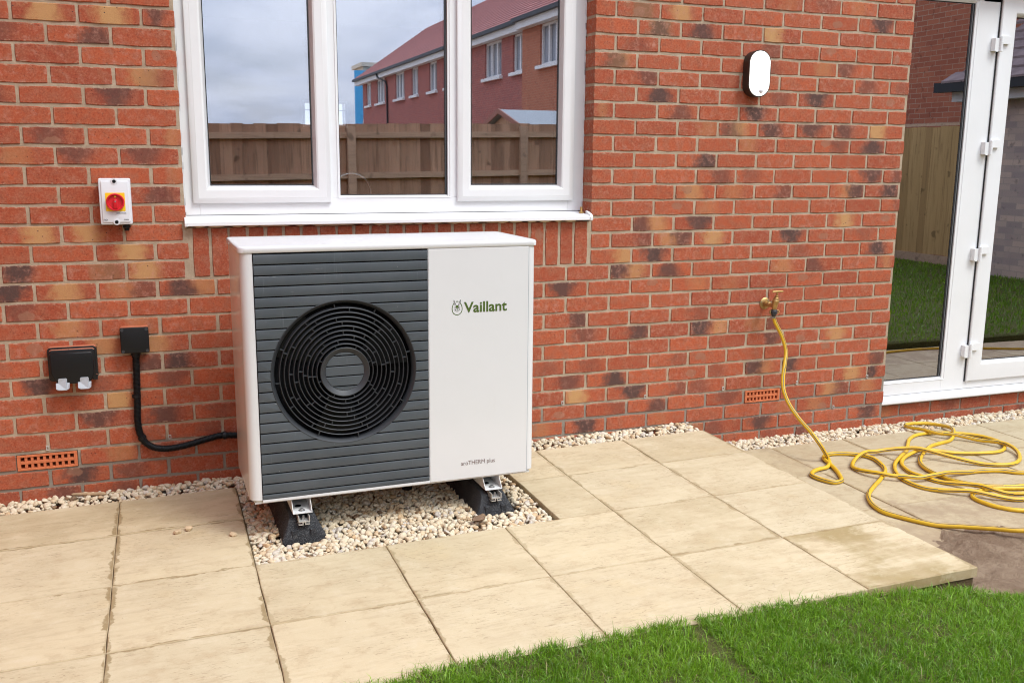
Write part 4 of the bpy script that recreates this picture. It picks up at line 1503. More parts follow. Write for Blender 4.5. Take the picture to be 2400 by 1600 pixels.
z = Z0
first = True
while z < 0.888:
    za = z + (0.0 if first else 0.0)
    zb = min(z + (0.0205 if first else PITCHS) - 0.0042, 0.8885)
    mb = MB()
    zs_ = [za + (zb - za) * k / 6 for k in range(7)]
    hit = any(arc_x(q, FR) > 0 for q in zs_)
    if not hit:
        slat_piece(mb, [(PXA + 0.001, za), (PXB - 0.001, za), (PXB - 0.001, zb), (PXA + 0.001, zb)])
    elif all(arc_x(q, FR) > 0 for q in zs_):
        slat_piece(mb, [(PXA + 0.001, za)] + [(FC[0] - arc_x(q, FR), q) for q in zs_] + [(PXA + 0.001, zb)])
        mb.obj('slat', M['grille'], pump, smooth=True, angle=30)
        mb = MB()
        slat_piece(mb, [(FC[0] + arc_x(q, FR), q) for q in zs_][::-1] + [(PXB - 0.001, za), (PXB - 0.001, zb)])
    else:
        # the rim of the fan only nibbles at this slat
        low = za > FC[1]
        xs_ = [FC[0] - FR + 2 * FR * k / 40 for k in range(41)]
        cut = []
        for x_ in xs_:
            zc = FC[1] + (1 if low else -1) * math.sqrt(max(0, FR ** 2 - (x_ - FC[0]) ** 2))
            if low and zc > za:
                cut.append((x_, zc))
            if not low and zc < zb:
                cut.append((x_, zc))
        if low:
            slat_piece(mb, [(PXA + 0.001, za), (cut[0][0] - 0.004, za)] + cut + [(cut[-1][0] + 0.004, za), (PXB - 0.001, za), (PXB - 0.001, zb), (PXA + 0.001, zb)])
        else:
            slat_piece(mb, [(PXA + 0.001, za), (PXB - 0.001, za), (PXB - 0.001, zb), (cut[-1][0] + 0.004, zb)] + cut[::-1] + [(cut[0][0] - 0.004, zb), (PXA + 0.001, zb)])
    mb.obj('slat', M['grille'], pump, smooth=True, angle=30)
    # slats of the hub disc in line with the others
    if abs((za + zb) / 2 - FC[1]) < HR + 0.02:
        q0, q1 = max(za, FC[1] - HR + 0.0005), min(zb, FC[1] + HR - 0.0005)
        if q1 - q0 > 0.003:
            zs_ = [q0 + (q1 - q0) * k / 8 for k in range(9)]
            mb = MB()
            plate(mb, [(FC[0] - arc_x(q, HR), q) for q in zs_][::-1] + [(FC[0] + arc_x(q, HR), q) for q in zs_], 0.016, 0.0060, 0.0016)
            mb.obj('hub_slat', M['grille'], pump)
    z += 0.0205 if first else PITCHS
    first = False
# dark plate behind the slats with the round opening
mb = MB()
ring_o, ring_i = [], []
for k in range(64):
    a = 2 * math.pi * k / 64 + math.pi / 4
    c_, s_ = math.cos(a), math.sin(a)
    mx = max(abs(c_), abs(s_))
    hx0, hx1, hz0, hz1 = PXA - FC[0], PXB - FC[0], 0.004 - FC[1], 0.890 - FC[1]
    t_ = min((hx1 / c_ if c_ > 0 else hx0 / c_) if abs(c_) > 1e-6 else 9, (hz1 / s_ if s_ > 0 else hz0 / s_) if abs(s_) > 1e-6 else 9)
    ring_o.append((FC[0] + c_ * t_, 0.0035, FC[1] + s_ * t_))
    ring_i.append((FC[0] + c_ * FR, 0.0035, FC[1] + s_ * FR))
mb.loft([ring_o, ring_i, [(x, 0.06, z_) for x, y, z_ in ring_i]], 0, False, False)
mb.lathe([(0.060, 0.262), (0.061, 0.0)], (FC[0], 0.0, FC[1]), (0, 1, 0), 48, 0, False, False)
mb.lathe([(0.0, 0.072), (0.048, 0.072)], (FC[0], 0.0125, FC[1]), (0, 1, 0), 32, 0, True, False)
mb.obj('fan_shroud', M['void'], pump)
mb = MB()                                            # fan
mb.lathe([(0.030, 0.06), (0.055, 0.065)], (FC[0], 0, FC[1]), (0, 1, 0), 24)
for b_ in range(3):
    a0 = 2 * math.pi * b_ / 3 + 0.4
    vs = []
    for rad in (0.06, 0.15, 0.245):
        for da, yy in ((-0.35, 0.040), (0.0, 0.047), (0.4, 0.055)):
            vs.append((FC[0] + rad * math.cos(a0 + da), yy, FC[1] + rad * math.sin(a0 + da)))
    mb.add(vs, [(0, 1, 4, 3), (1, 2, 5, 4), (3, 4, 7, 6), (4, 5, 8, 7)])
mb.obj('fan', M['black'], pump)
mb = MB()                                            # sloped outer rim
mb.lathe([(0.0, FR + 0.0015), (-0.0042, FR + 0.0006), (-0.0046, FR - 0.0010), (0.006, FR - 0.0105), (0.012, FR - 0.0135), (0.020, FR - 0.0135), (0.020, FR)], (FC[0], 0, FC[1]), (0, 1, 0), 96, 0, False, False)
mb.obj('fan_rim', M['ring'], pump, smooth=True, angle=30)
radii = [0.2325, 0.2160, 0.1995, 0.1832, 0.1668, 0.1503, 0.1338, 0.1178, 0.1020]
spokes = {0: (8, 14), 1: (9, 4), 2: (8, 21), 3: (9, 12), 4: (8, 2), 5: (7, 17), 6: (8, 9), 7: (7, 25), 8: (8, 6), 9: (8, 19)}
for i, rad in enumerate(radii):
    mb = MB()
    mb.lathe([(-0.0010, rad - 0.0016), (-0.0024, rad), (-0.0010, rad + 0.0018), (0.016, rad + 0.0042), (0.016, rad + 0.0012)], (FC[0], 0, FC[1]), (0, 1, 0), 80, 0, False, False)
    n_, a0 = spokes[i]
    for k in range(n_):
        a = R(a0) + 2 * math.pi * (k + 0.18 * math.sin(k * 2.7 + i)) / n_
        c_, s_ = math.cos(a), math.sin(a)
        r0, r1 = rad + 0.001, rad + 0.0155
        w2 = 0.0014
        vs = [(FC[0] + r_2 * c_ - q * s_, yy, FC[1] + r_2 * s_ + q * c_) for yy in (-0.0014, 0.013) for r_2 in (r0, r1) for q in (-w2, w2)]
        mb.add(vs, [(0, 1, 3, 2), (4, 6, 7, 5), (0, 2, 6, 4), (1, 5, 7, 3)])
    mb.obj('grille_ring', M['ring'], pump, smooth=True, angle=30)
mb = MB()
mb.lathe([(0.014, HR - 0.0005), (0.0075, HR), (0.0060, HR + 0.0015), (-0.0020, 0.0860), (-0.0030, 0.0880), (-0.0020, 0.0897), (0.016, 0.0900)], (FC[0], 0, FC[1]), (0, 1, 0), 64, 0, False, False)
n_, a0 = spokes[9]
for k in range(n_):
    a = R(a0) + 2 * math.pi * k / n_
    c_, s_ = math.cos(a), math.sin(a)
    vs = [(FC[0] + r_2 * c_ - q * s_, yy, FC[1] + r_2 * s_ + q * c_) for yy in (0.0005, 0.013) for r_2 in (0.0885, 0.1015) for q in (-0.0011, 0.0011)]
    mb.add(vs, [(0, 1, 3, 2), (4, 6, 7, 5), (0, 2, 6, 4), (1, 5, 7, 3)])
mb.obj('hub_ring', M['ring'], pump, smooth=True, angle=30)
# lettering and emblem on the front cover
text_obj('lettering', 'Vaillant', 0.055, (0.8045, -0.0028, 0.6512), pump, M['green_ink'], 0.0011, width=0.1712)
text_obj('lettering', 'aroTHERM plus', 0.024, (0.7915, -0.0028, 0.0565), pump, M['brown_ink'], 0.0, width=0.1385)
em = MB()
EX, EZ = 0.7778, 0.6690


def strip(mb_, pts, w2, mi=0, y=-0.0027):
    L_, Rr = [], []
    for i, p in enumerate(pts):
        a, b = np.array(pts[max(i - 1, 0)]), np.array(pts[min(i + 1, len(pts) - 1)])
        t_ = (b - a) / (np.linalg.norm(b - a) + 1e-9)
        nn = np.array([-t_[1], t_[0]]) * w2
        L_.append(np.array(p) + nn)
        Rr.append(np.array(p) - nn)
    vs = [(q[0], y, q[1]) for q in L_] + [(q[0], y, q[1]) for q in Rr]
    n = len(pts)
    mb_.add(vs, [(i, i + 1, n + i + 1, n + i) for i in range(n - 1)], mi)


def egg(a):
    k = 0.0195 * (1 + 0.10 * (-math.sin(a)))
    return (EX + k * math.cos(a), EZ - 0.0005 + 0.0252 * math.sin(a))


strip(em, [egg(R(a)) for a in range(-232, 53, 6)], 0.0014)
strip(em, [egg(R(a)) for a in range(74, 107, 5)], 0.0014)
for sgn in (-1, 1):
    strip(em, [(EX + sgn * 0.0030, EZ + 0.0075), (EX + sgn * 0.0072, EZ + 0.017), (EX + sgn * 0.0130, EZ + 0.0305)], 0.0009, 1)
    strip(em, [(EX + sgn * 0.0130, EZ + 0.0305), (EX + sgn * 0.0132, EZ + 0.022), (EX + sgn * 0.0088, EZ + 0.0115)], 0.0006, 1)
    strip(em, [(EX + sgn * 0.0088, EZ + 0.0065), (EX + sgn * 0.0096, EZ + 0.000), (EX + sgn * 0.0082, EZ - 0.0065), (EX + sgn * 0.0040, EZ - 0.0125), (EX, EZ - 0.0135)], 0.0005, 1)
    for (px, pz, hw, hh) in ((0.0048, 0.0012, 0.0016, 0.0032), (0.0068, -0.0058, 0.0014, 0.0020)):
        em.add([(EX + sgn * px + hw * math.cos(2 * math.pi * k / 10), -0.0027, EZ + pz + hh * math.sin(2 * math.pi * k / 10)) for k in range(10)], [tuple(range(10))], 1)
    strip(em, [(EX + sgn * 0.0075, EZ - 0.009), (EX + sgn * 0.0125, EZ - 0.0075)], 0.0003, 1)
    strip(em, [(EX, EZ - 0.0090), (EX + sgn * 0.0025, EZ - 0.0108)], 0.0005, 1)
face = [(-0.0082, 0.0052), (-0.0040, 0.0095), (0, 0.0102), (0.0040, 0.0095), (0.0082, 0.0052), (0.0048, 0.0050), (0.0022, 0.0010), (0.0012, -0.0060), (0.0014, -0.0082), (0, -0.0096), (-0.0014, -0.0082), (-0.0012, -0.0060), (-0.0022, 0.0010), (-0.0048, 0.0050)]
em.add([(EX + a, -0.0027, EZ + b) for a, b in face], [(0, 1, 12, 13), (1, 2, 7, 12), (2, 3, 6, 7), (3, 4, 5, 6), (12, 7, 8, 11)[0:4], (8, 9, 10, 11)], 0)
em.obj('emblem', [M['green_ink'], M['dark_ink']], pump)

# supports: rubber blocks with an aluminium rail, steel channels under the pump
for (fx, fy, lab) in ((1.010, -0.775, 'black rubber support block under the left end of the heat pump'),
                      (1.746, -0.772, 'black rubber support block under the right end of the heat pump')):
    ft = thing('support_block', lab, 'support block', (fx, fy, -0.885), TH, 'rubber blocks carrying the heat pump')
    mb = MB()
    rings = []
    for yy, k_, top in ((0.0, 0.90, 0.020), (0.004, 1.0, 0.034), (0.022, 1.0, 0.066), (0.034, 1.0, 0.089), (0.06, 1.0, 0.097), (0.24, 1.0, 0.097), (0.42, 1.0, 0.097), (0.456, 1.0, 0.085), (0.48, 0.95, 0.02)):
        hwb, hwt = 0.076 * k_, 0.076 - 0.032 * min(1, top / 0.097)
        zb_ = -0.02
        rings.append([(-hwb, yy, zb_), (hwb, yy, zb_), (hwb * 1.0, yy, top * 0.22), (hwt + 0.012, yy, top * 0.72), (hwt + 0.002, yy, top * 0.96), (hwt - 0.008, yy, top), (-hwt + 0.008, yy, top), (-hwt - 0.002, yy, top * 0.96),
                      (-hwt - 0.012, yy, top * 0.72), (-hwb, yy, top * 0.22)])
    mb.loft(rings)
    ob_ = mb.obj('rubber_block', M['rubber'], ft, smooth=True, angle=35)
    mb = MB()
    mb.box(-0.034, 0.034, 0.002, 0.006, 0.028, 0.034)
    mb.box(-0.044, -0.022, 0.0005, 0.03, 0.004, 0.052)
    mb.box(0.022, 0.044, 0.0005, 0.03, 0.004, 0.052)
    mb.obj('moulded_rib', M['rubber'], ft, bevel=0.004)
    mb = MB()                                        # strut channel, open at the top with a slotted foot
    for x0, x1, z0, z1 in ((-0.0205, 0.0205, 0.083, 0.0865), (-0.0205, -0.0175, 0.0866, 0.104), (0.0175, 0.0205, 0.0866, 0.104), (-0.0205, -0.0030, 0.073, 0.076), (0.0030, 0.0205, 0.073, 0.076),
                           (-0.006, -0.0030, 0.0761, 0.0829), (0.0030, 0.006, 0.0761, 0.0829)):
        mb.box(x0, x1, -0.004, 0.46, z0, z1)
    mb.obj('rail', M['alu'], ft)
    mb = MB()
    mb.lathe([(0.0, 0.007), (0.008, 0.007), (0.0081, 0.004), (0.016, 0.004)], (0.0, 0.016, 0.0866), (0, 0, 1), 6)
    mb.obj('bolt', M['steel'], ft)
for px in (0.183, 0.920):                            # white steel channel feet of the pump
    mb = MB()
    bz = -0.0505
    mb.box(px - 0.035, px + 0.035, -0.022, 0.43, bz, bz + 0.003)
    for s_ in (-1, 1):
        xa = px + s_ * 0.035
        xb = xa - s_ * 0.003
        vs = []
        for x_ in (xa, xb):
            vs += [(x_, -0.020, bz + 0.0031), (x_, 0.016, -0.007), (x_, 0.43, -0.007), (x_, 0.43, bz + 0.0031)]
        mb.add(vs, [(0, 1, 2, 3), (4, 7, 6, 5), (0, 4, 5, 1), (1, 5, 6, 2), (2, 6, 7, 3), (3, 7, 4, 0)])
    foot = mb.obj('foot_channel', M['bracket'], pump, bevel=0.001)
    mb = MB()
    mb.lathe([(0, 0.012), (0.0012, 0.012), (0.0013, 0.008), (0.006, 0.0075), (0.007, 0.006)], (px, 0.004, bz + 0.0032), (0, 0, 1), 12)
    mb.obj('bolt', M['steel'], foot)
    mb = MB()
    mb.lathe([(0, 0.0125), (0.0006, 0.0125)], (px - 0.006, 0.055, bz + 0.0034), (0, 0, 1), 16)
    mb.obj('hole', M['void'], foot)
mb = MB()                                            # condensate pipe under the middle
mb.lathe([(-0.02, 0.018), (0.10, 0.018), (0.101, 0.022), (0.13, 0.022)], (0.66, 0.31, 0.005), (0, 0, -1), 16)
mb.obj('drain_pipe', M['black'], pump, smooth=True)

# ------------------------------------------------------------------ things on the wall
iso = thing('isolator_switch', 'pale grey isolator box with red knob on a yellow square, left of the window', 'switch', (0.428, 0.0, 0.315))
mb = MB()
plate(mb, rrect(-0.0575, 0.0575, -0.0885, 0.0885, 0.006), -0.001, -0.046, 0.001)
mb.obj('base_box', M['isow'], iso, smooth=True, angle=40)
mb = MB()
plate(mb, rrect(-0.0575, 0.0575, -0.0885, 0.0885, 0.006), -0.0465, -0.056, 0.003)
plate(mb, rrect(-0.050, 0.050, -0.081, 0.079, 0.004), -0.0555, -0.060, 0.0035)
mb.obj('cover', M['isow'], iso, smooth=True, angle=40)
mb = MB()
plate(mb, rrect(-0.035, 0.035, -0.0365, 0.0340, 0.002), -0.0601, -0.0612)
mb.obj('yellow_label', M['yellow'], iso)
mb = MB()
kc = (0.0, -0.0612, -0.0015)
mb.lathe([(0.0, 0.0335), (0.012, 0.0335), (0.0145, 0.0318), (0.0145, 0.0285), (0.0125, 0.0268), (0.005, 0.0262), (0.0045, 0.0)], kc, (0, -1, 0), 40, 0, False, False)
plate(mb, [(-0.0075, -0.027), (0.0075, -0.027), (0.0070, 0.006), (0.0, 0.0115), (-0.0070, 0.006)], -0.064, -0.077, 0.0015)
knob = mb.obj('knob', M['red'], iso, smooth=True, angle=35)
mb = MB()
mb.lathe([(0, 0.0038), (0.0012, 0.0036), (0.0013, 0.0)], (0.0, -0.0660, 0.0195), (0, -1, 0), 12, 0, False, False)
mb.obj('pin', M['yellow'], knob)
mb = MB()
mb.lathe([(0, 0.003), (0.0010, 0.0028), (0.0011, 0.0)], (0.0, -0.0772, 0.001), (0, -1, 0), 10, 0, False, False)
mb.obj('screw', M['steel'], knob)
for zc in (0.0775, -0.0785):
    mb = MB()
    mb.lathe([(0, 0.0125), (0.0012, 0.0115), (0.0013, 0.007)], (0, -0.0602, zc), (0, -1, 0), 20, 0, False, False)
    bs = mb.obj('boss', M['isow'], iso, smooth=True)
    mb = MB()
    mb.lathe([(0, 0.0066), (0.0025, 0.0060), (0.0026, 0.003), (0.001, 0.0028), (0.001, 0.0)], (0, -0.0606, zc), (0, -1, 0), 14, 0, False, False)
    mb.obj('screw', M['black'], bs)
text_obj('lettering', 'no', 0.014, (-0.046, -0.0606, -0.073), iso, M['ink'], 0.0002)
text_obj('lettering', 'IS404', 0.0075, (0.028, -0.0606, -0.072), iso, M['ink'], 0.0)
text_obj('lettering', 'ISOLATOR', 0.006, (0.001, -0.0606, -0.0465), iso, M['ink'], 0.0, width=0.036)
mb = MB()
mb.lathe([(0.0, 0.012), (0.004, 0.012), (0.0041, 0.0145), (0.014, 0.0145), (0.016, 0.010), (0.026, 0.009)], (0.034, -0.030, -0.0885), (0, 0, -1), 16)
mb.obj('cable_gland', M['black'], iso, smooth=True, angle=35)

jb = thing('junction_box', 'square black junction box with dust on top, feeding the black conduit', 'junction box', (0.4635, 0.0, -0.2345))
mb = MB()
plate(mb, rrect(-0.0525, 0.0525, -0.0505, 0.0515, 0.006), -0.001, -0.043, 0.001)
mb.obj('box_body', M['dusty'], jb, smooth=True, angle=40)
mb = MB()
plate(mb, rrect(-0.0535, 0.0535, -0.0515, 0.0515, 0.006), -0.0435, -0.054, 0.0025)
mb.obj('lid', M['black'], jb, smooth=True, angle=40)
for sx in (-1, 1):
    for sz in (-1, 1):
        mb = MB()
        mb.lathe([(0, 0.0062), (0.0012, 0.0058), (0.0008, 0.0038), (0.0008, 0.0)], (sx * 0.0455, -0.0541, sz * 0.0435), (0, -1, 0), 14, 0, False, False)
        mb.obj('screw', M['spacer'], jb, smooth=True)

so = thing('outdoor_socket', 'black weatherproof double socket box with two pale grey clips low on the brick wall', 'socket', (0.230, 0.0, -0.320))
mb = MB()
plate(mb, rrect(-0.089, 0.089, -0.066, 0.070, 0.014), -0.001, -0.030, 0.001)
for zz_ in (0.018, -0.004, -0.026):
    mb.box(0.086, 0.0905, -0.027, -0.010, zz_ - 0.002, zz_ + 0.002)
mb.obj('back_box', M['dusty'], so, smooth=True, angle=40)
mb = MB()
plate(mb, rrect(-0.083, 0.083, -0.060, 0.062, 0.012), -0.0305, -0.042, 0.003)
mb.box(0.070, 0.087, -0.040, -0.028, -0.066, -0.045)
mb.obj('flange', M['dusty'], so, smooth=True, angle=40)
mb = MB()
plate(mb, [(-0.080, 0.046), (-0.074, 0.053), (0.070, 0.053), (0.077, 0.046), (0.079, -0.030), (0.070, -0.056), (0.058, -0.072), (-0.052, -0.072), (-0.066, -0.056), (-0.078, -0.030)], -0.0425, -0.066, 0.005)
mb.obj('cover', M['black'], so, smooth=True, angle=40)
for cx in (-0.0385, 0.0400):
    mb = MB()
    pts = [(cx - 0.016, -0.052), (cx - 0.013, -0.048), (cx + 0.013, -0.048), (cx + 0.016, -0.052), (cx + 0.016, -0.066), (cx + 0.0245, -0.066), (cx + 0.0235, -0.086), (cx + 0.014, -0.092),
           (cx - 0.014, -0.092), (cx - 0.0235, -0.086), (cx - 0.0245, -0.066), (cx - 0.016, -0.066)]
    mb.loft([[(x, -0.063 - (0.012 if z < -0.07 else 0.0), z) for x, z in pts], [(x, -0.069 - (0.016 if z < -0.07 else 0.0), z) for x, z in pts]])
    mb.obj('clip', M['greyclip'], so, bevel=0.0008)

cond = thing('conduit', 'black corrugated conduit curving from the junction box to behind the heat pump', 'conduit', (0.463, -0.02, -0.29))
key = [(0.463, -0.022, -0.284), (0.463, -0.021, -0.300), (0.462, -0.020, -0.352), (0.459, -0.020, -0.436), (0.456, -0.020, -0.511), (0.4535, -0.020, -0.577), (0.459, -0.022, -0.628), (0.477, -0.026, -0.666), (0.508, -0.030, -0.690),
       (0.555, -0.032, -0.700), (0.626, -0.030, -0.695), (0.698, -0.026, -0.681), (0.771, -0.022, -0.668), (0.834, -0.022, -0.672), (0.95, -0.03, -0.690), (1.10, -0.08, -0.70)]


def spline(pts, step_):
    """centripetal Catmull-Rom through pts, sampled about every step_"""
    pts = [np.array(p, float) for p in pts]
    P_ = [2 * pts[0] - pts[1]] + pts + [2 * pts[-1] - pts[-2]]
    out = []
    for i in range(1, len(P_) - 2):
        p0, p1, p2, p3 = P_[i - 1:i + 3]
        t0 = 0.0
        t1 = t0 + max(1e-5, np.linalg.norm(p1 - p0)) ** 0.5
        t2 = t1 + max(1e-5, np.linalg.norm(p2 - p1)) ** 0.5
        t3 = t2 + max(1e-5, np.linalg.norm(p3 - p2)) ** 0.5
        n = max(1, int(np.linalg.norm(p2 - p1) / step_))
        for k in range(n):
            t_ = t1 + (t2 - t1) * k / n
            a1 = p0 * (t1 - t_) / (t1 - t0) + p1 * (t_ - t0) / (t1 - t0)
            a2 = p1 * (t2 - t_) / (t2 - t1) + p2 * (t_ - t1) / (t2 - t1)
            a3 = p2 * (t3 - t_) / (t3 - t2) + p3 * (t_ - t2) / (t3 - t2)
            b1 = a1 * (t2 - t_) / (t2 - t0) + a2 * (t_ - t0) / (t2 - t0)
            b2 = a2 * (t3 - t_) / (t3 - t1) + a3 * (t_ - t1) / (t3 - t1)
            out.append(b1 * (t2 - t_) / (t2 - t1) + b2 * (t_ - t1) / (t2 - t1))
    out.append(pts[-1])
    return out


cp_ = spline(key, 0.0013)
mb = MB()
mb.tube([p - np.array([0.463, -0.02, -0.29]) for p in cp_], lambda i: (0.0146, 0.0146, 0.0122, 0.0122)[i % 4], 12)
mb.obj('corrugated_tube', M['black'], cond, smooth=True, angle=50)
for (x, y, z, ax) in ((0.4545, -0.02, -0.470, (0, 0, 1)), (0.466, -0.023, -0.647, (0.5, 0, -0.8)), (0.790, -0.021, -0.668, (1, 0, 0.1))):
    mb = MB()
    mb.lathe([(-0.006, 0.0150), (-0.006, 0.0172), (0.006, 0.0172), (0.006, 0.0150)], (x - 0.463, y + 0.02, z + 0.29), ax, 16, 0, False, False)
    mb.obj('saddle', M['black'], cond)
mb = MB()
mb.lathe([(0, 0.019), (0.016, 0.019), (0.018, 0.016), (0.024, 0.016)], (0, -0.002, 0.006), (0, 0, -1), 16)
mb.obj('coupler', M['black'], cond, smooth=True, angle=35)

lampo = thing('wall_lamp', 'oval wall lamp with dark rim and glowing white diffuser above the tap', 'lamp', (3.332, 0.0, 0.900))


def stad(hw, hh, n=12):
    return rrect(-hw, hw, -hh, hh, hw * 0.98, n)


mb = MB()
plate(mb, stad(0.060, 0.108), -0.001, -0.040, 0.002)
mb.obj('lamp_body', M['dark_brown'], lampo, smooth=True, angle=40)
mb = MB()
ro, ri = stad(0.062, 0.110), stad(0.0572, 0.1052)
mb.loft([[(x, -0.0395, z) for x, z in ro], [(x, -0.052, z) for x, z in ro], [(x * 0.985, -0.054, z * 0.992) for x, z in ro], [(x, -0.054, z) for x, z in ri], [(x, -0.048, z) for x, z in ri]], 0, False, False)
mb.obj('rim', M['dark_brown'], lampo, smooth=True, angle=40)
mb = MB()
dpts = stad(0.0568, 0.1048)
mb.loft([[(x, -0.049, z) for x, z in dpts], [(x, -0.055, z) for x, z in dpts], [(x * 0.93, -0.060, z * 0.965) for x, z in dpts], [(x * 0.6, -0.063, z * 0.8) for x, z in dpts]], 0, True, True)
dif = mb.obj('diffuser', M['opal'], lampo, smooth=True, angle=60)
mb = MB()
mb.lathe([(0.0, 0.0125), (0.004, 0.0120), (0.008, 0.0095), (0.0105, 0.005), (0.011, 0.0)], (0.006, -0.0590, -0.080), (0, -1, 0), 20, 0, False, False)
mb.obj('motion_sensor', M['isow'], lampo, smooth=True)

tap = thing('garden_tap', 'old brass garden tap with T handle and round wall plate above the hose', 'tap', (3.473, 0.0, -0.228))
mb = MB()
mb.lathe([(0.0, 0.030), (0.004, 0.030), (0.006, 0.028), (0.008, 0.016), (0.016, 0.0135), (0.020, 0.012)], (0, -0.0005, 0), (0, -1, 0), 28)
pl_ = mb.obj('wall_plate', M['brass'], tap, smooth=True, angle=40)
for a in (40, 160, 280):
    mb = MB()
    mb.lathe([(0, 0.0048), (0.0015, 0.0042), (0.0016, 0.0)], (0.0225 * math.cos(R(a)), -0.0058, 0.0225 * math.sin(R(a))), (0, -1, 0), 10)
    mb.obj('screw', M['steel'], pl_)
mb = MB()
mb.lathe([(0.018, 0.010), (0.034, 0.0105), (0.036, 0.013), (0.046, 0.013), (0.048, 0.0105), (0.085, 0.0125)], (0, 0, 0), (0, -1, 0), 16)
mb.lathe([(-0.030, 0.0115), (-0.012, 0.0125), (0.0, 0.0145), (0.014, 0.0155), (0.020, 0.0165), (0.030, 0.0165), (0.032, 0.015), (0.044, 0.012), (0.046, 0.009), (0.054, 0.0085), (0.056, 0.0045)], (0, -0.088, 0), (0, -0.22, 0.97), 18)
mb.obj('tap_body', M['brass'], tap, smooth=True, angle=35)
mb = MB()
mb.lathe([(0.054, 0.0042), (0.074, 0.0042)], (0, -0.088, 0), (0, -0.22, 0.97), 10)
mb.tube([(-0.032, -0.106, 0.0745), (-0.026, -0.106, 0.0745), (0.026, -0.106, 0.0745), (0.032, -0.106, 0.0745)], lambda i: (0.0035, 0.0050, 0.0050, 0.0035)[i], 10)
mb.obj('handle', M['brass'], tap, smooth=True, angle=50)
mb = MB()
mb.lathe([(0.0, 0.0155), (0.006, 0.0185), (0.012, 0.0185), (0.0125, 0.016), (0.015, 0.016), (0.0155, 0.0185), (0.022, 0.0175), (0.024, 0.013), (0.034, 0.0095)], (0, -0.0835, -0.020), (0, 0.0, -1), 18)
cn = mb.obj('hose_connector', M['spacer'], tap, smooth=True, angle=35)
for sx in (-1, 1):
    mb = MB()
    mb.tube([(sx * 0.018, -0.0835, -0.024), (sx * 0.026, -0.088, -0.026), (sx * 0.0275, -0.090, -0.034), (sx * 0.020, -0.086, -0.040)], 0.0038, 8)
    mb.obj('lug', M['brass'], cn, smooth=True)
mb = MB()
mb.lathe([(0.0, 0.0098), (0.0, 0.0112), (0.008, 0.0112), (0.008, 0.0098)], (0, -0.0835, -0.056), (0, 0.0, -1), 16, 0, False, False)
mb.box(-0.0150, -0.0085, -0.088, -0.079, -0.066, -0.057)
mb.obj('hose_clip', M['steel'], tap)

for (x0, x1, z0, z1, lab) in ((-0.003, 0.217, -0.7475, -0.6845, 'terracotta air brick with two rows of square holes low on the left, near the socket'),
                              (3.386, 3.599, -0.7475, -0.6845, 'terracotta air brick with two rows of square holes beside the hanging yellow hose')):
    mb = MB()
    pw, ph = (x1 - x0 - 0.020) / 9, (z1 - z0 - 0.012) / 2
    mb.box(x0, x1, -0.003, 0.09, z0, z0 + 0.0085)
    mb.box(x0, x1, -0.003, 0.09, z1 - 0.0085, z1)
    mb.box(x0, x0 + 0.013, -0.003, 0.09, z0 + 0.0085, z1 - 0.0085)
    mb.box(x1 - 0.013, x1, -0.003, 0.09, z0 + 0.0085, z1 - 0.0085)
    zm = (z0 + z1) / 2
    mb.box(x0 + 0.013, x1 - 0.013, -0.0015, 0.09, zm - 0.006, zm + 0.006)
    for i in range(1, 9):
        xc = x0 + 0.010 + pw * i
        mb.box(xc - 0.0052, xc + 0.0052, -0.0005, 0.088, z0 + 0.0086, zm - 0.0061)
        mb.box(xc - 0.0052, xc + 0.0052, -0.0005, 0.088, zm + 0.0061, z1 - 0.0086)
    o = mb.obj('air_brick', M['terracotta'], None, bevel=0.0012)
    tag(o, lab, 'air brick', 'air bricks in the wall')
    mb = MB()
    mb.box(x0 + 0.002, x1 - 0.002, 0.055, 0.085, z0 + 0.002, z1 - 0.002)
    mb.obj('dark_duct', M['void'], o)

WEEP = [(0.111, -0.6615, 'small grey weep vent in the joint above the left air brick'), (0.573, -0.659, 'small grey weep vent in the joint just above the bend of the black conduit'),
        (2.354, -0.661, 'small grey weep vent beside the yellow patched brick right of the heat pump'), (2.801, -0.6655, 'small grey weep vent beside the brick with a big dark blot'),
        (3.250, -0.658, 'small grey weep vent in the joint just left of the right air brick'), (3.703, -0.661, 'small grey weep vent immediately right of the hanging yellow hose'),
        (4.164, -0.663, 'small grey weep vent nearest the patio door'), (3.952, -0.816, 'lowest small grey weep vent, below and right of the hanging hose')]
wv = None
for x, z, lab in WEEP:
    if wv is None:
        mb = MB()
        mb.box(-0.0055, 0.0055, -0.004, 0.02, -0.010, -0.0065)
        mb.box(-0.0055, 0.0055, -0.004, 0.02, 0.0045, 0.009)
        mb.box(-0.0055, -0.003, -0.004, 0.02, -0.0064, 0.0044)
        mb.box(0.003, 0.0055, -0.004, 0.02, -0.0064, 0.0044)
        mb.box(-0.003, 0.003, 0.006, 0.02, -0.0064, 0.0044, 1)
        wv = mb.obj('weep_vent', [M['weep'], M['void']], None)
        o = wv
    else:
        o = wv.copy()
        COL.objects.link(o)
    o.location = (x, 0, z)
    tag(o, lab, 'weep vent', 'weep vents in the brick joints')

bo = thing('brass_bolt', 'brass bolt standing on its head at the right end of the window sill', 'bolt', (2.445, 0.028, 0.2405))
mb = MB()
mb.lathe([(0.0, 0.0105), (0.001, 0.0118), (0.006, 0.0118), (0.007, 0.0105)], (0, 0, 0.0005), (0, 0, 1), 6)
mb.obj('bolt_head', M['brass'], bo)
mb = MB()
mb.tube([(0, 0, 0.0076 + i * 0.0011) for i in range(22)], lambda i: 0.0062 if i % 2 else 0.0052, 12)
mb.obj('shank', M['brass'], bo, smooth=True, angle=60)

# ------------------------------------------------------------------ hose
HR_ = 0.0097
S_ = 2352 / 540


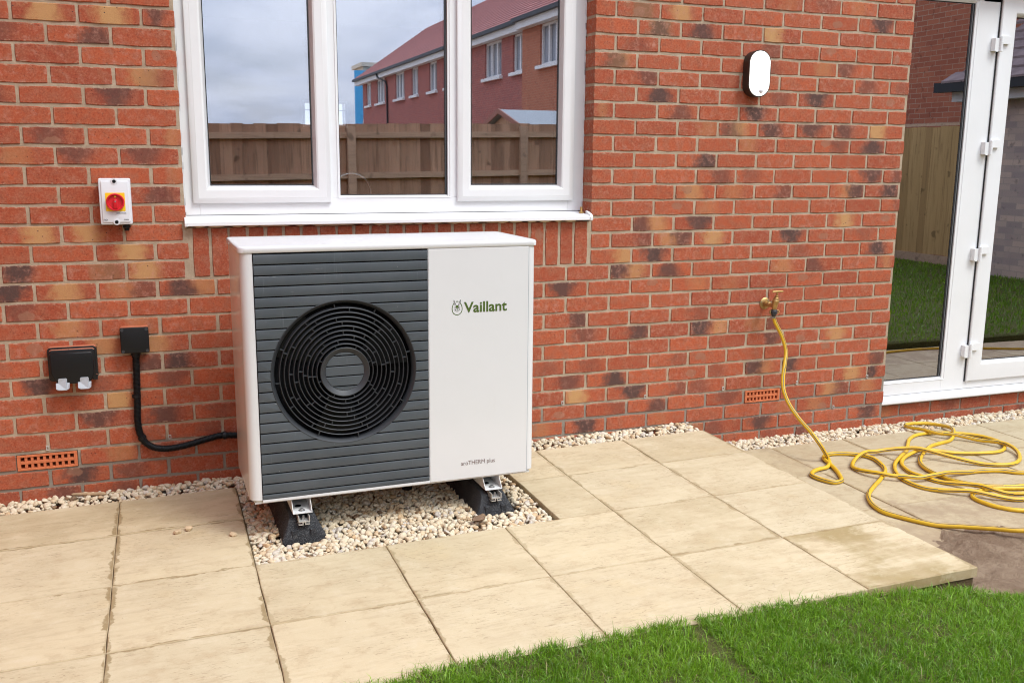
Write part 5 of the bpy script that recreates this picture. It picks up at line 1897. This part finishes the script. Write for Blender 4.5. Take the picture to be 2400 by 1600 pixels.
def hp(pts):
    out = []
    for x, y in pts:
        p = on_z(1860 + x / S_, 960 + y / S_, PATH_Z + HR_)
        out.append((p[0], p[1]))
    return out


hang = [(3.473, -0.0835, -0.284), (3.482, -0.085, -0.310), (3.520, -0.100, -0.387), (3.534, -0.120, -0.460), (3.509, -0.150, -0.520), (3.482, -0.180, -0.587), (3.469, -0.210, -0.639), (3.475, -0.250, -0.698),
        (3.493, -0.310, -0.758), (3.515, -0.380, -0.811), (3.527, -0.440, -0.858)]
s1 = hp([(355, 500), (366, 545), (330, 590), (260, 605), (195, 635), (188, 668), (300, 715), (415, 740), (488, 722), (478, 680), (420, 600), (350, 535), (308, 497), (322, 466), (390, 450), (520, 447), (690, 462), (800, 490),
         (890, 550), (934, 610), (922, 655), (880, 715), (800, 805), (765, 865), (772, 915), (820, 980), (920, 1042), (1100, 1095), (1400, 1165), (1700, 1215), (2000, 1268), (2352, 1330)])
loopA = [(s1[-1][0] + 0.35, s1[-1][1] - 0.12), (4.55, -1.60), (4.95, -1.35), (5.0, -1.05), (4.85, -0.86)]
s2 = hp([(2352, 640), (2100, 620), (1900, 625), (1700, 650), (1500, 690), (1300, 720), (1100, 715), (900, 690), (720, 645), (620, 600), (600, 560), (640, 510), (740, 465), (860, 447), (1050, 446), (1200, 457), (1350, 475),
         (1600, 515), (1900, 550), (2100, 562), (2230, 553), (2300, 515), (2298, 460), (2250, 420), (2150, 378), (2000, 342), (1850, 315), (1600, 283), (1400, 252), (1250, 215), (1155, 178), (1142, 155), (1200, 140), (1320, 136),
         (1450, 150), (1560, 185), (1622, 232), (1630, 280), (1590, 315), (1500, 340), (1400, 370), (1340, 420), (1300, 480), (1295, 540), (1340, 592), (1450, 652), (1600, 708), (1800, 755), (2000, 778), (2352, 772)])
loopB = [(4.48, -1.00), (4.58, -1.04), (4.48, -1.09)]
s4 = hp([(2352, 797), (2100, 800), (1950, 812), (1850, 840), (1825, 872), (1850, 905), (1950, 950), (2100, 993), (2352, 1025)])
loopC = [(4.30, -1.21), (4.46, -1.18), (4.36, -1.13)]
s3 = hp([(2352, 912), (2100, 902), (1900, 880), (1700, 855), (1500, 828), (1300, 788), (1150, 728), (1060, 660), (1030, 590), (1040, 540), (1090, 480), (1150, 420), (1162, 370), (1182, 300), (1250, 260), (1380, 240), (1500, 235), (1700, 242),
         (1900, 266), (2060, 310), (2138, 350), (2148, 400), (2080, 430), (1900, 442), (1600, 442), (1360, 442), (1290, 450), (1200, 470), (1122, 502), (1102, 540), (1122, 582), (1200, 640), (1350, 690), (1450, 724), (1650, 765), (1900, 812),
         (2050, 850), (2200, 875), (2352, 887)])
loopD = [(4.45, -1.14), (4.95, -1.12), (5.6, -1.36), (6.25, -1.39), (6.9, -1.16)]
ctrl = [(x, y, None) for x, y in s1 + loopA + s2 + loopB + s4 + loopC + s3 + loopD]
n1 = len(s1)
flat = spline([(x, y, 0.0) for x, y, _ in ctrl], 0.008)
flat = [np.array(p) for p in flat]


def ground_at(x, y):
    z = PATH_Z
    if x < 3.07 and y > -1.85:
        z = patio_z(x)
    if 3.08 < x < 5.08 and -2.08 < y < -1.14:
        z = max(z, soil_h(x, y))
    if y < -1.6:
        z = LAWN_Z + 0.03
    return z


# lay the strands one on top of another, in the order in which they lie in the coil
arc = [0.0]
for a, b in zip(flat, flat[1:]):
    arc.append(arc[-1] + float(np.linalg.norm(b - a)))
arc = np.array(arc)


def index_near(p):
    d = [float(np.hypot(q[0] - p[0], q[1] - p[1])) for q in flat]
    return int(np.argmin(d))


XYf = np.array([[p[0], p[1]] for p in flat])
# arc positions where each strand starts, found by counting control points
cum = [len(s1), len(s1 + loopA), len(s1 + loopA + s2), len(s1 + loopA + s2 + loopB), len(s1 + loopA + s2 + loopB + s4), len(s1 + loopA + s2 + loopB + s4 + loopC), len(s1 + loopA + s2 + loopB + s4 + loopC + s3)]
cidx = []
pos_ = 0
for k in range(len(ctrl)):
    p = np.array(ctrl[k][:2])
    w0 = XYf[pos_:pos_ + 400]
    j = int(np.argmin(np.hypot(w0[:, 0] - p[0], w0[:, 1] - p[1])))
    pos_ += j
    cidx.append(pos_)
b0 = [0] + [cidx[min(c, len(cidx) - 1)] for c in cum] + [len(flat)]
seg = [(b0[i], b0[i + 1]) for i in range(len(b0) - 1)]      # s1, A, s2, B, s4, C, s3, D
i2a, i2b = seg[2]
i2m = cidx[len(s1 + loopA) + 37]
orderseg = [seg[0], seg[1], seg[4], seg[3], seg[5], seg[7], (i2m, i2b), seg[6], (i2a, i2m)]
base_z = np.array([ground_at(x, y) + HR_ for x, y in XYf])
zh = base_z.copy()
done = []
for a, b in orderseg:
    for i in range(a, b):
        if done:
            dj = np.array(done)
            dd_ = np.hypot(XYf[dj, 0] - XYf[i, 0], XYf[dj, 1] - XYf[i, 1])
            close = (dd_ < 0.0195) & (np.abs(arc[dj] - arc[i]) > 0.05)
            if close.any():
                zh[i] = max(zh[i], zh[dj[close]].max() + 0.0188)
    # let the strand sag only gradually on each side of a crossing
    z_ = zh[a:b].copy()
    kr = 14
    for _ in range(1):
        z2 = z_.copy()
        for i in range(len(z_)):
            lo, hi = max(0, i - kr), min(len(z_), i + kr + 1)
            wts = 1 - np.abs(np.arange(lo, hi) - i) / (kr + 1)
            z2[i] = max(z_[i], (base_z[a + i] + ((z_[lo:hi] - base_z[a + lo:a + hi]) * wts ** 0.8).max()))
        z_ = z2
    zh[a:b] = z_
    done += list(range(a, b))
for i in range(1, len(zh)):
    zh[i] = max(zh[i], zh[i - 1] - 0.13 * (arc[i] - arc[i - 1]))
for i in range(len(zh) - 2, -1, -1):
    zh[i] = max(zh[i], zh[i + 1] - 0.13 * (arc[i + 1] - arc[i]))
for _ in range(8):
    zh[1:-1] = 0.25 * zh[:-2] + 0.5 * zh[1:-1] + 0.25 * zh[2:]
laid = [np.array([XYf[i, 0], XYf[i, 1], zh[i]]) for i in range(len(flat))]
hang_s = spline(hang + [tuple(laid[0])], 0.010)[:-1]
full = hang_s + laid
# twist of the printed lines along the hose
hose = thing('garden_hose', 'yellow garden hose hanging from the tap and coiled in loose loops on the path', 'hose', (3.473, -0.0835, -0.284))
mb = MB()
mb.tube([p - np.array([3.473, -0.0835, -0.284]) for p in full], HR_, 16, stripe=lambda i: tuple((int(i * 0.006 + 3.2 + 2.0 * math.sin(i * 0.013)) + q) % 16 for q in (0, 8)))
mb.obj('hose_tube', [M['hose'], M['hose_line']], hose, smooth=True, angle=80)

# ------------------------------------------------------------------ loose bits
for i, (x, y, rad, mt, nm, lab, cat) in enumerate((
        (0.579, -0.551, 0.0155, 'stone', 'loose_stone', 'left one of the two loose pale stones lying together on the patio slab', 'stone'),
        (0.618, -0.534, 0.0165, 'stone', 'loose_stone', 'right one of the two loose pale stones lying together on the patio slab', 'stone'),
        (0.769, -0.650, 0.0140, 'stone', 'loose_stone', 'single loose pale stone on the slab near the gravel under the heat pump', 'stone'),
        (1.652, -0.850, 0.028, 'brownstone', 'brown_stone', 'large flat brown stone on the pale gravel in front of the right support', 'stone'),
        (3.893, -0.985, 0.014, 'stone', 'loose_stone', 'pale stone lying in a joint of the lower path between the hose coils', 'stone'))):
    v, f = CHIPS[i * 3 + 1]
    k = np.array([1.25, 0.95, 0.62 if mt == 'stone' else 0.35])
    gz = patio_z(x) if x < 3 else PATH_Z
    if mt == 'brownstone':
        gz += 0.0
    mb = MB()
    mb.add([tuple(q) for q in v * rad * k], [tuple(t_) for t_ in f])
    o = mb.obj(nm, M[mt])
    o.location = (x, y, gz + rad * 0.42)
    o.rotation_euler = (0.1, -0.1, i * 1.3)
    tag(o, lab, cat)
mb = MB()
mb.tube([(-0.066, 0, 0.002), (-0.06, 0.0, 0), (-0.02, 0.002, 0.001), (0.03, 0.0, 0.0), (0.058, -0.004, 0.002), (0.070, -0.002, 0.0)], lambda i: (0.002, 0.0055, 0.0068, 0.0075, 0.008, 0.004)[i], 8)
o = mb.obj('timber_stick', M['stick'], None, smooth=True)
o.location = (0.248, -0.025, -0.8635)
o.rotation_euler = (0, 0, -0.25)
tag(o, 'tan timber stick lying on the gravel against the foot of the wall', 'stick')
mb = MB()
mb.tube([(-0.02, 0, 0.0), (0.0, 0.001, 0.001), (0.022, 0.0, 0)], 0.003, 6)
o = mb.obj('wood_chip', M['stick'])
o.location = (1.60, -0.835, -0.846)
o.rotation_euler = (0, 0.1, -0.3)
tag(o, 'thin orange brown wood chip on the gravel between the two supports', 'wood chip')

# chrome kitchen tap just inside the window
kt = thing('kitchen_tap', 'chrome swan neck kitchen tap seen through the middle window pane', 'tap', (1.361, 0.50, 0.14))
pts = [(0, 0, 0.0), (0, 0, 0.08), (0, 0, 0.180)] + [(0.094 - 0.094 * math.cos(R(a)), 0, 0.180 + 0.094 * math.sin(R(a))) for a in range(10, 180, 10)] + [(0.188, 0, 0.170), (0.187, 0, 0.13)]
mb = MB()
mb.tube(pts, 0.0095, 12)
mb.obj('spout', M['chrome'], kt, smooth=True)
mb = MB()
mb.lathe([(0, 0.024), (0.006, 0.024), (0.008, 0.016), (0.05, 0.016), (0.052, 0.009)], (0, 0, 0.0005), (0, 0, 1), 20)
mb.obj('base_collar', M['chrome'], kt, smooth=True, angle=35)

# ------------------------------------------------------------------ garden behind the camera, mirrored in the glass


def board_mesh(name, w2, h, mat):
    mb_ = MB()
    mb_.add([(0, -0.016, 0), (w2, -0.006, 0), (w2, 0.0, 0), (0, 0.0, 0), (0, -0.016, h), (w2, -0.006, h), (w2, 0.0, h), (0, 0.0, h)],
            [(0, 3, 2, 1), (4, 5, 6, 7), (0, 1, 5, 4), (1, 2, 6, 5), (2, 3, 7, 6), (3, 0, 4, 7)])
    return mb_.obj(name, mat)


def fence(name_label, origin, rotz, length, posts, slope, zb, h, rails, mat, flip, group=None):
    """boards run along local x; rails and posts on the local -y side"""
    t = thing('timber_fence', name_label, 'fence', origin, rotz, group)
    n = int(length / 0.139)
    proto = None
    for i in range(n):
        if proto is None:
            proto = board_mesh('board', 0.150, h, mat)
            o_ = proto
        else:
            o_ = proto.copy()
            COL.objects.link(o_)
        o_.parent = t
        o_.location = (i * 0.139, (0.002 if i % 2 else 0.0) + rnd.uniform(-0.002, 0.002), zb + slope * i * 0.139 + rnd.uniform(-0.008, 0.008))
    for z0, z1 in rails:
        mb_ = MB()
        ys = (-0.060, -0.017) if not flip else (0.006, 0.050)
        mb_.add([(0, ys[0], z0), (length, ys[0], z0 + slope * length), (length, ys[1], z0 + slope * length), (0, ys[1], z0), (0, ys[0], z1), (length, ys[0], z1 + slope * length), (length, ys[1], z1 + slope * length), (0, ys[1], z1)],
                [(0, 3, 2, 1), (4, 5, 6, 7), (0, 1, 5, 4), (1, 2, 6, 5), (2, 3, 7, 6), (3, 0, 4, 7)])
        mb_.obj('rail', M['fencer'], t)
    for px in posts:
        mb_ = MB()
        mb_.box(px - 0.05, px + 0.05, *((-0.11, -0.018) if not flip else (0.006, 0.10)), -1.1, zb + h + slope * px - 0.03)
        mb_.obj('post', M['fencer'], t, bevel=0.004)
    return t


RA = ((0.690, 0.765), (0.185, 0.258), (-0.52, -0.45))
# back fence: local x runs towards -x so that the rails face the house
fence('close board fence with rails facing the lawn, mirrored in the kitchen window', (10.8, -8.0, 0), math.pi, 12.2, (0.87, 3.20, 5.53, 7.86, 10.2, 12.1), -0.018, -0.92 + 0.12, 1.84, tuple((a + 0.175, b + 0.175) for a, b in RA), M['fence'], False)
fence('greenish close board side fence, mirrored in the patio door', (10.8, -7.95, 0), math.pi / 2, 2.9, (1.4, 2.9), 0.0, -0.80, 1.76, ((0.975, 1.01),), M['fencegr'], False)
mb = MB()
mb.box(10.775, 10.81, -7.9, -5.05, -0.95, -0.80)
o = mb.obj('gravel_board', M['fencer'])
tag(o, 'horizontal gravel board along the foot of the side fence', 'board')
fence('added close board fence that shades the wall, left of the lawn, outside the picture', (-1.36, -5.95, 0), -math.pi / 2, 1.95, (0.1, 1.8), 0.0, -0.92, 1.80, ((0.70, 0.77), (0.18, 0.25), (-0.5, -0.43)), M['fence'], True)  # unseen fence, added to shade the left end of the wall

# unseen two storey wing added as a shade, left of the picture: it takes the sky from the left end of the wall
nb = thing('added_shade_wing', 'added red brick wing that shades the wall, left of the patio, outside the picture', 'house', (-1.0, -0.01, -1.1))
mb = MB()
mb.box(-4.5, 0.0, -5.9, 0.0, 0.0, 5.6)
mb.obj('wall', M['wall_house'], nb)
mb = MB()
mb.add([(-4.7, -6.1, 5.6), (0.2, -6.1, 5.6), (0.2, 0.0, 5.6), (-4.7, 0.0, 5.6), (-4.7, 0.0, 7.6), (0.2, 0.0, 7.6)], [(0, 3, 2, 1), (0, 1, 5, 4), (0, 4, 3), (1, 2, 5), (2, 3, 4, 5)])
mb.obj('roof', M['tiles'], nb)

# shed beyond the back fence
sh = thing('garden_shed', 'timber shed with grey felt roof peeping over the fence in the right window pane', 'shed', (6.0, -10.1, 0))
mb = MB()
mb.box(0.15, 2.5, -1.9, -0.1, -1.1, 0.96)
mb.add([(0.15, -1.9, 0.96), (0.15, -0.1, 0.96), (0.15, -1.0, 1.22), (0.20, -1.9, 0.96), (0.20, -0.1, 0.96), (0.20, -1.0, 1.22)], [(0, 1, 2), (3, 5, 4), (0, 2, 5, 3), (1, 4, 5, 2)])
mb.obj('shed_wall', M['fence'], sh)
mb = MB()
for y0, y1, z0, z1 in ((0.02, -1.0, 0.985, 1.265), (-2.02, -1.0, 0.985, 1.265)):
    mb.add([(0.05, y0, z0), (2.6, y0, z0), (2.6, y1, z1), (0.05, y1, z1), (0.05, y0, z0 + 0.02), (2.6, y0, z0 + 0.02), (2.6, y1, z1 + 0.02), (0.05, y1, z1 + 0.02)],
           [(0, 3, 2, 1), (4, 5, 6, 7), (0, 1, 5, 4), (1, 2, 6, 5), (2, 3, 7, 6), (3, 0, 4, 7)])
mb.obj('shed_roof', M['felt'], sh)
mb = MB()
for y0, y1, z0, z1 in ((0.03, -1.0, 0.935, 1.22), (-2.03, -1.0, 0.935, 1.22)):
    mb.add([(0.02, y0, z0), (0.045, y0, z0), (0.045, y1, z1), (0.02, y1, z1), (0.02, y0, z0 + 0.08), (0.045, y0, z0 + 0.08), (0.045, y1, z1 + 0.08), (0.02, y1, z1 + 0.08)],
           [(0, 3, 2, 1), (4, 5, 6, 7), (0, 1, 5, 4), (1, 2, 6, 5), (2, 3, 7, 6), (3, 0, 4, 7)])
mb.obj('bargeboard', M['barge'], sh)


# terrace that runs away beyond the fence
def terrace(label, x0, ya, yb, mat, wins, gable_far, cat='house'):
    t = thing('terraced_house', label, cat, (x0, (ya + yb) / 2, -1.1), 0.0, 'brick terrace beyond the fence')
    oy = (ya + yb) / 2
    mb_ = MB()
    ys_ = sorted([yb, ya])
    # front wall with openings for the windows
    cuts = sorted(wins)
    y = ya
    zb_, zt_ = 3.17 + 1.1, 4.35 + 1.1
    mb_.box(0, 0.3, ya - oy, yb - oy, 0, zb_)
    mb_.box(0, 0.3, ya - oy, yb - oy, zt_, 4.45 + 1.1)
    for w0, w1 in cuts:
        mb_.box(0, 0.3, y - oy, w0 - oy, zb_, zt_)
        y = w1
    mb_.box(0, 0.3, y - oy, yb - oy, zb_, zt_)
    mb_.box(0.31, 8.0, ya - oy, yb - oy, 0, 4.45 + 1.1)
    mb_.obj('wall', mat, t)
    for w0, w1 in cuts:
        wm = MB()
        a, b = w0 - oy, w1 - oy
        wm.box(0.06, 0.13, a, b, zb_, zb_ + 0.07)
        wm.box(0.06, 0.13, a, b, zt_ - 0.07, zt_)
        n_ = 3 if w1 - w0 > 1.5 else 2
        for k in range(n_ + 1):
            c_ = a + (b - a) * k / n_
            wm.box(0.055, 0.13, max(a, c_ - 0.045), min(b, c_ + 0.045), zb_ + 0.0701, zt_ - 0.0701)
        wo = wm.obj('window', M['fascia'], t)
        wm = MB()
        wm.box(0.14, 0.16, a + 0.02, b - 0.02, zb_ + 0.02, zt_ - 0.02)
        wm.obj('pane', M['pane_far'], wo)
        wm = MB()
        wm.box(-0.12, 0.055, a - 0.12, b + 0.12, zb_ - 0.10, zb_ - 0.001)
        wm.obj('sill', M['fascia'], wo)
    e0 = ya - oy - (1.1 if gable_far else 0)
    mb_ = MB()
    mb_.box(-0.24, 0.0, e0, yb - oy, 5.45, 5.70)
    mb_.obj('fascia_board', M['fascia'], t)
    mb_ = MB()
    mb_.box(-0.36, -0.241, e0 - 0.1, yb - oy, 5.66, 5.78)
    mb_.obj('gutter', M['gutter'], t)
    mb_ = MB()                                       # roof in overlapping courses
    n_ = 22
    run = 4.35
    for k in range(n_):
        xa, xb = -0.34 + run * k / n_, -0.34 + run * (k + 1.25) / n_
        za, zb2 = 5.76 + run * 0.70 * k / n_, 5.76 + run * 0.70 * (k + 1.25) / n_
        mb_.add([(xa, e0, za + 0.03), (xa, yb - oy, za + 0.03), (xb, yb - oy, zb2 - 0.01), (xb, e0, zb2 - 0.01), (xa, e0, za), (xa, yb - oy, za), (xb, yb - oy, zb2 - 0.04), (xb, e0, zb2 - 0.04)],
                [(0, 1, 2, 3), (4, 7, 6, 5), (0, 4, 5, 1), (3, 2, 6, 7), (0, 3, 7, 4), (1, 5, 6, 2)])
    mb_.add([(4.0, e0, 8.78), (4.0, yb - oy, 8.78), (8.4, yb - oy, 5.7), (8.4, e0, 5.7)], [(0, 1, 2, 3)])
    mb_.add([(0.2, ya - oy + 0.02, 5.5), (7.9, ya - oy + 0.02, 5.5), (4.0, ya - oy + 0.02, 8.6)], [(0, 1, 2)])
    mb_.obj('roof', M['tiles'], t)
    return t


t1 = terrace('far purple red brick terrace with many white windows, mirrored in the kitchen window', 11.62, -49.2, -24.36, M['wall_red'],
             [(-48.26, -47.12), (-45.69, -43.88), (-41.6, -39.84), (-38.52, -37.38), (-35.57, -34.41), (-33.1, -31.4), (-28.3, -26.6), (-25.5, -24.46)], True)
mb = MB()
oy = (-49.2 - 24.36) / 2
mb.tube([(-0.30, -44.42 - oy, 5.68), (-0.28, -44.3 - oy, 5.5), (-0.08, -43.3 - oy, 5.22), (-0.06, -43.15 - oy, 5.0), (-0.06, -43.05 - oy, 0.2)], 0.045, 8)
mb.obj('downpipe', M['gutter'], t1)
t2 = terrace('nearer orange brick terrace house, mirrored in the right window pane and the patio door', 11.50, -24.36, -3.2, M['wall_orange'], [(-22.88, -21.2), (-17.5, -15.9), (-13.0, -11.6)], False)

# buff brick garage to the right of the lawn
ga = thing('garage', 'buff brick garage with pinkish tiled roof, mirrored in the leaf of the patio door', 'garage', (10.4, -5.0, -0.98))
mb = MB()
mb.box(0, 4.5, 0, 8.0, -0.1, 2.30)
mb.add([(0.02, 0.01, 2.30), (4.48, 0.01, 2.30), (2.25, 0.01, 3.9), (0.02, 0.06, 2.30), (4.48, 0.06, 2.30), (2.25, 0.06, 3.9)], [(0, 2, 1), (3, 4, 5), (0, 3, 5, 2), (1, 2, 5, 4)])
mb.obj('wall', M['wall_buff'], ga)
mb = MB()
mb.box(-0.17, 0.0, -0.55, 8.2, 2.22, 2.36)
mb.obj('fascia_board', M['fascia'], ga)
mb = MB()
mb.box(-0.29, -0.171, -0.75, 8.2, 2.34, 2.46)
mb.obj('gutter', M['gutter'], ga)
mb = MB()
for k in range(14):
    xa, xb = -0.30 + 0.185 * k, -0.30 + 0.185 * (k + 1.2)
    za, zb2 = 2.45 + 0.130 * k, 2.45 + 0.130 * (k + 1.2)
    for q in range(26):
        y0 = -0.62 + q * 0.335 + (0.165 if k % 2 else 0)
        mb.add([(xa, y0, za + 0.026), (xa, y0 + 0.328, za + 0.026), (xb, y0 + 0.328, zb2 - 0.008), (xb, y0, zb2 - 0.008), (xa, y0, za), (xa, y0 + 0.328, za), (xb, y0 + 0.328, zb2 - 0.03), (xb, y0, zb2 - 0.03)],
               [(0, 1, 2, 3), (4, 7, 6, 5), (0, 4, 5, 1), (3, 2, 6, 7), (0, 3, 7, 4), (1, 5, 6, 2)])
mb.add([(2.25, -0.6, 4.2), (2.25, 8.2, 4.2), (4.8, 8.2, 2.3), (4.8, -0.6, 2.3)], [(0, 1, 2, 3)])
stuff(mb.obj('roof_tiles', M['gtiles'], ga))

# hoarding and a pale building far behind the terrace
hb = thing('hoarding', 'tall blue hoarding with a white curved shape, far away beside the end of the terrace', 'hoarding', (13.36, -60.0, -1.1))
mb = MB()
mb.box(0, 5.0, -0.3, 0.0, 0.0, 7.15)
mb.obj('hoarding_board', M['blue'], hb)
mb = MB()
cx, cz, rx, rz = 2.1, 3.0, 1.72, 3.2
pts = [(cx + rx * math.cos(2 * math.pi * k / 40), cz + rz * math.sin(2 * math.pi * k / 40)) for k in range(40)]
plate(mb, [(max(0.05, x), max(0.05, z)) for x, z in pts], 0.005, 0.03)
mb.obj('white_shape', M['fascia'], hb)
cb = thing('pale_building', 'cream rendered building rising just behind the blue hoarding', 'building', (14.1, -61.0, -1.1))
mb = MB()
mb.box(0, 9.0, -3.0, 0.0, 0.0, 7.5)
mb.obj('wall', M['cream'], cb)
mb = MB()
mb.box(-0.15, 9.2, -3.2, 0.2, 7.5, 7.75)
mb.obj('parapet', M['cream'], cb)

# ------------------------------------------------------------------ render settings
scene.render.engine = 'CYCLES'
scene.cycles.max_bounces = 8
scene.cycles.transparent_max_bounces = 12
scene.cycles.diffuse_bounces = 4
scene.cycles.glossy_bounces = 4
scene.cycles.caustics_reflective = False
scene.cycles.caustics_refractive = False
scene.cycles.sample_clamp_indirect = 6.0
scene.cycles.use_denoising = True
scene.cycles.denoising_prefilter = 'ACCURATE'
scene.cycles.filter_width = 1.05
scene.render.film_transparent = False
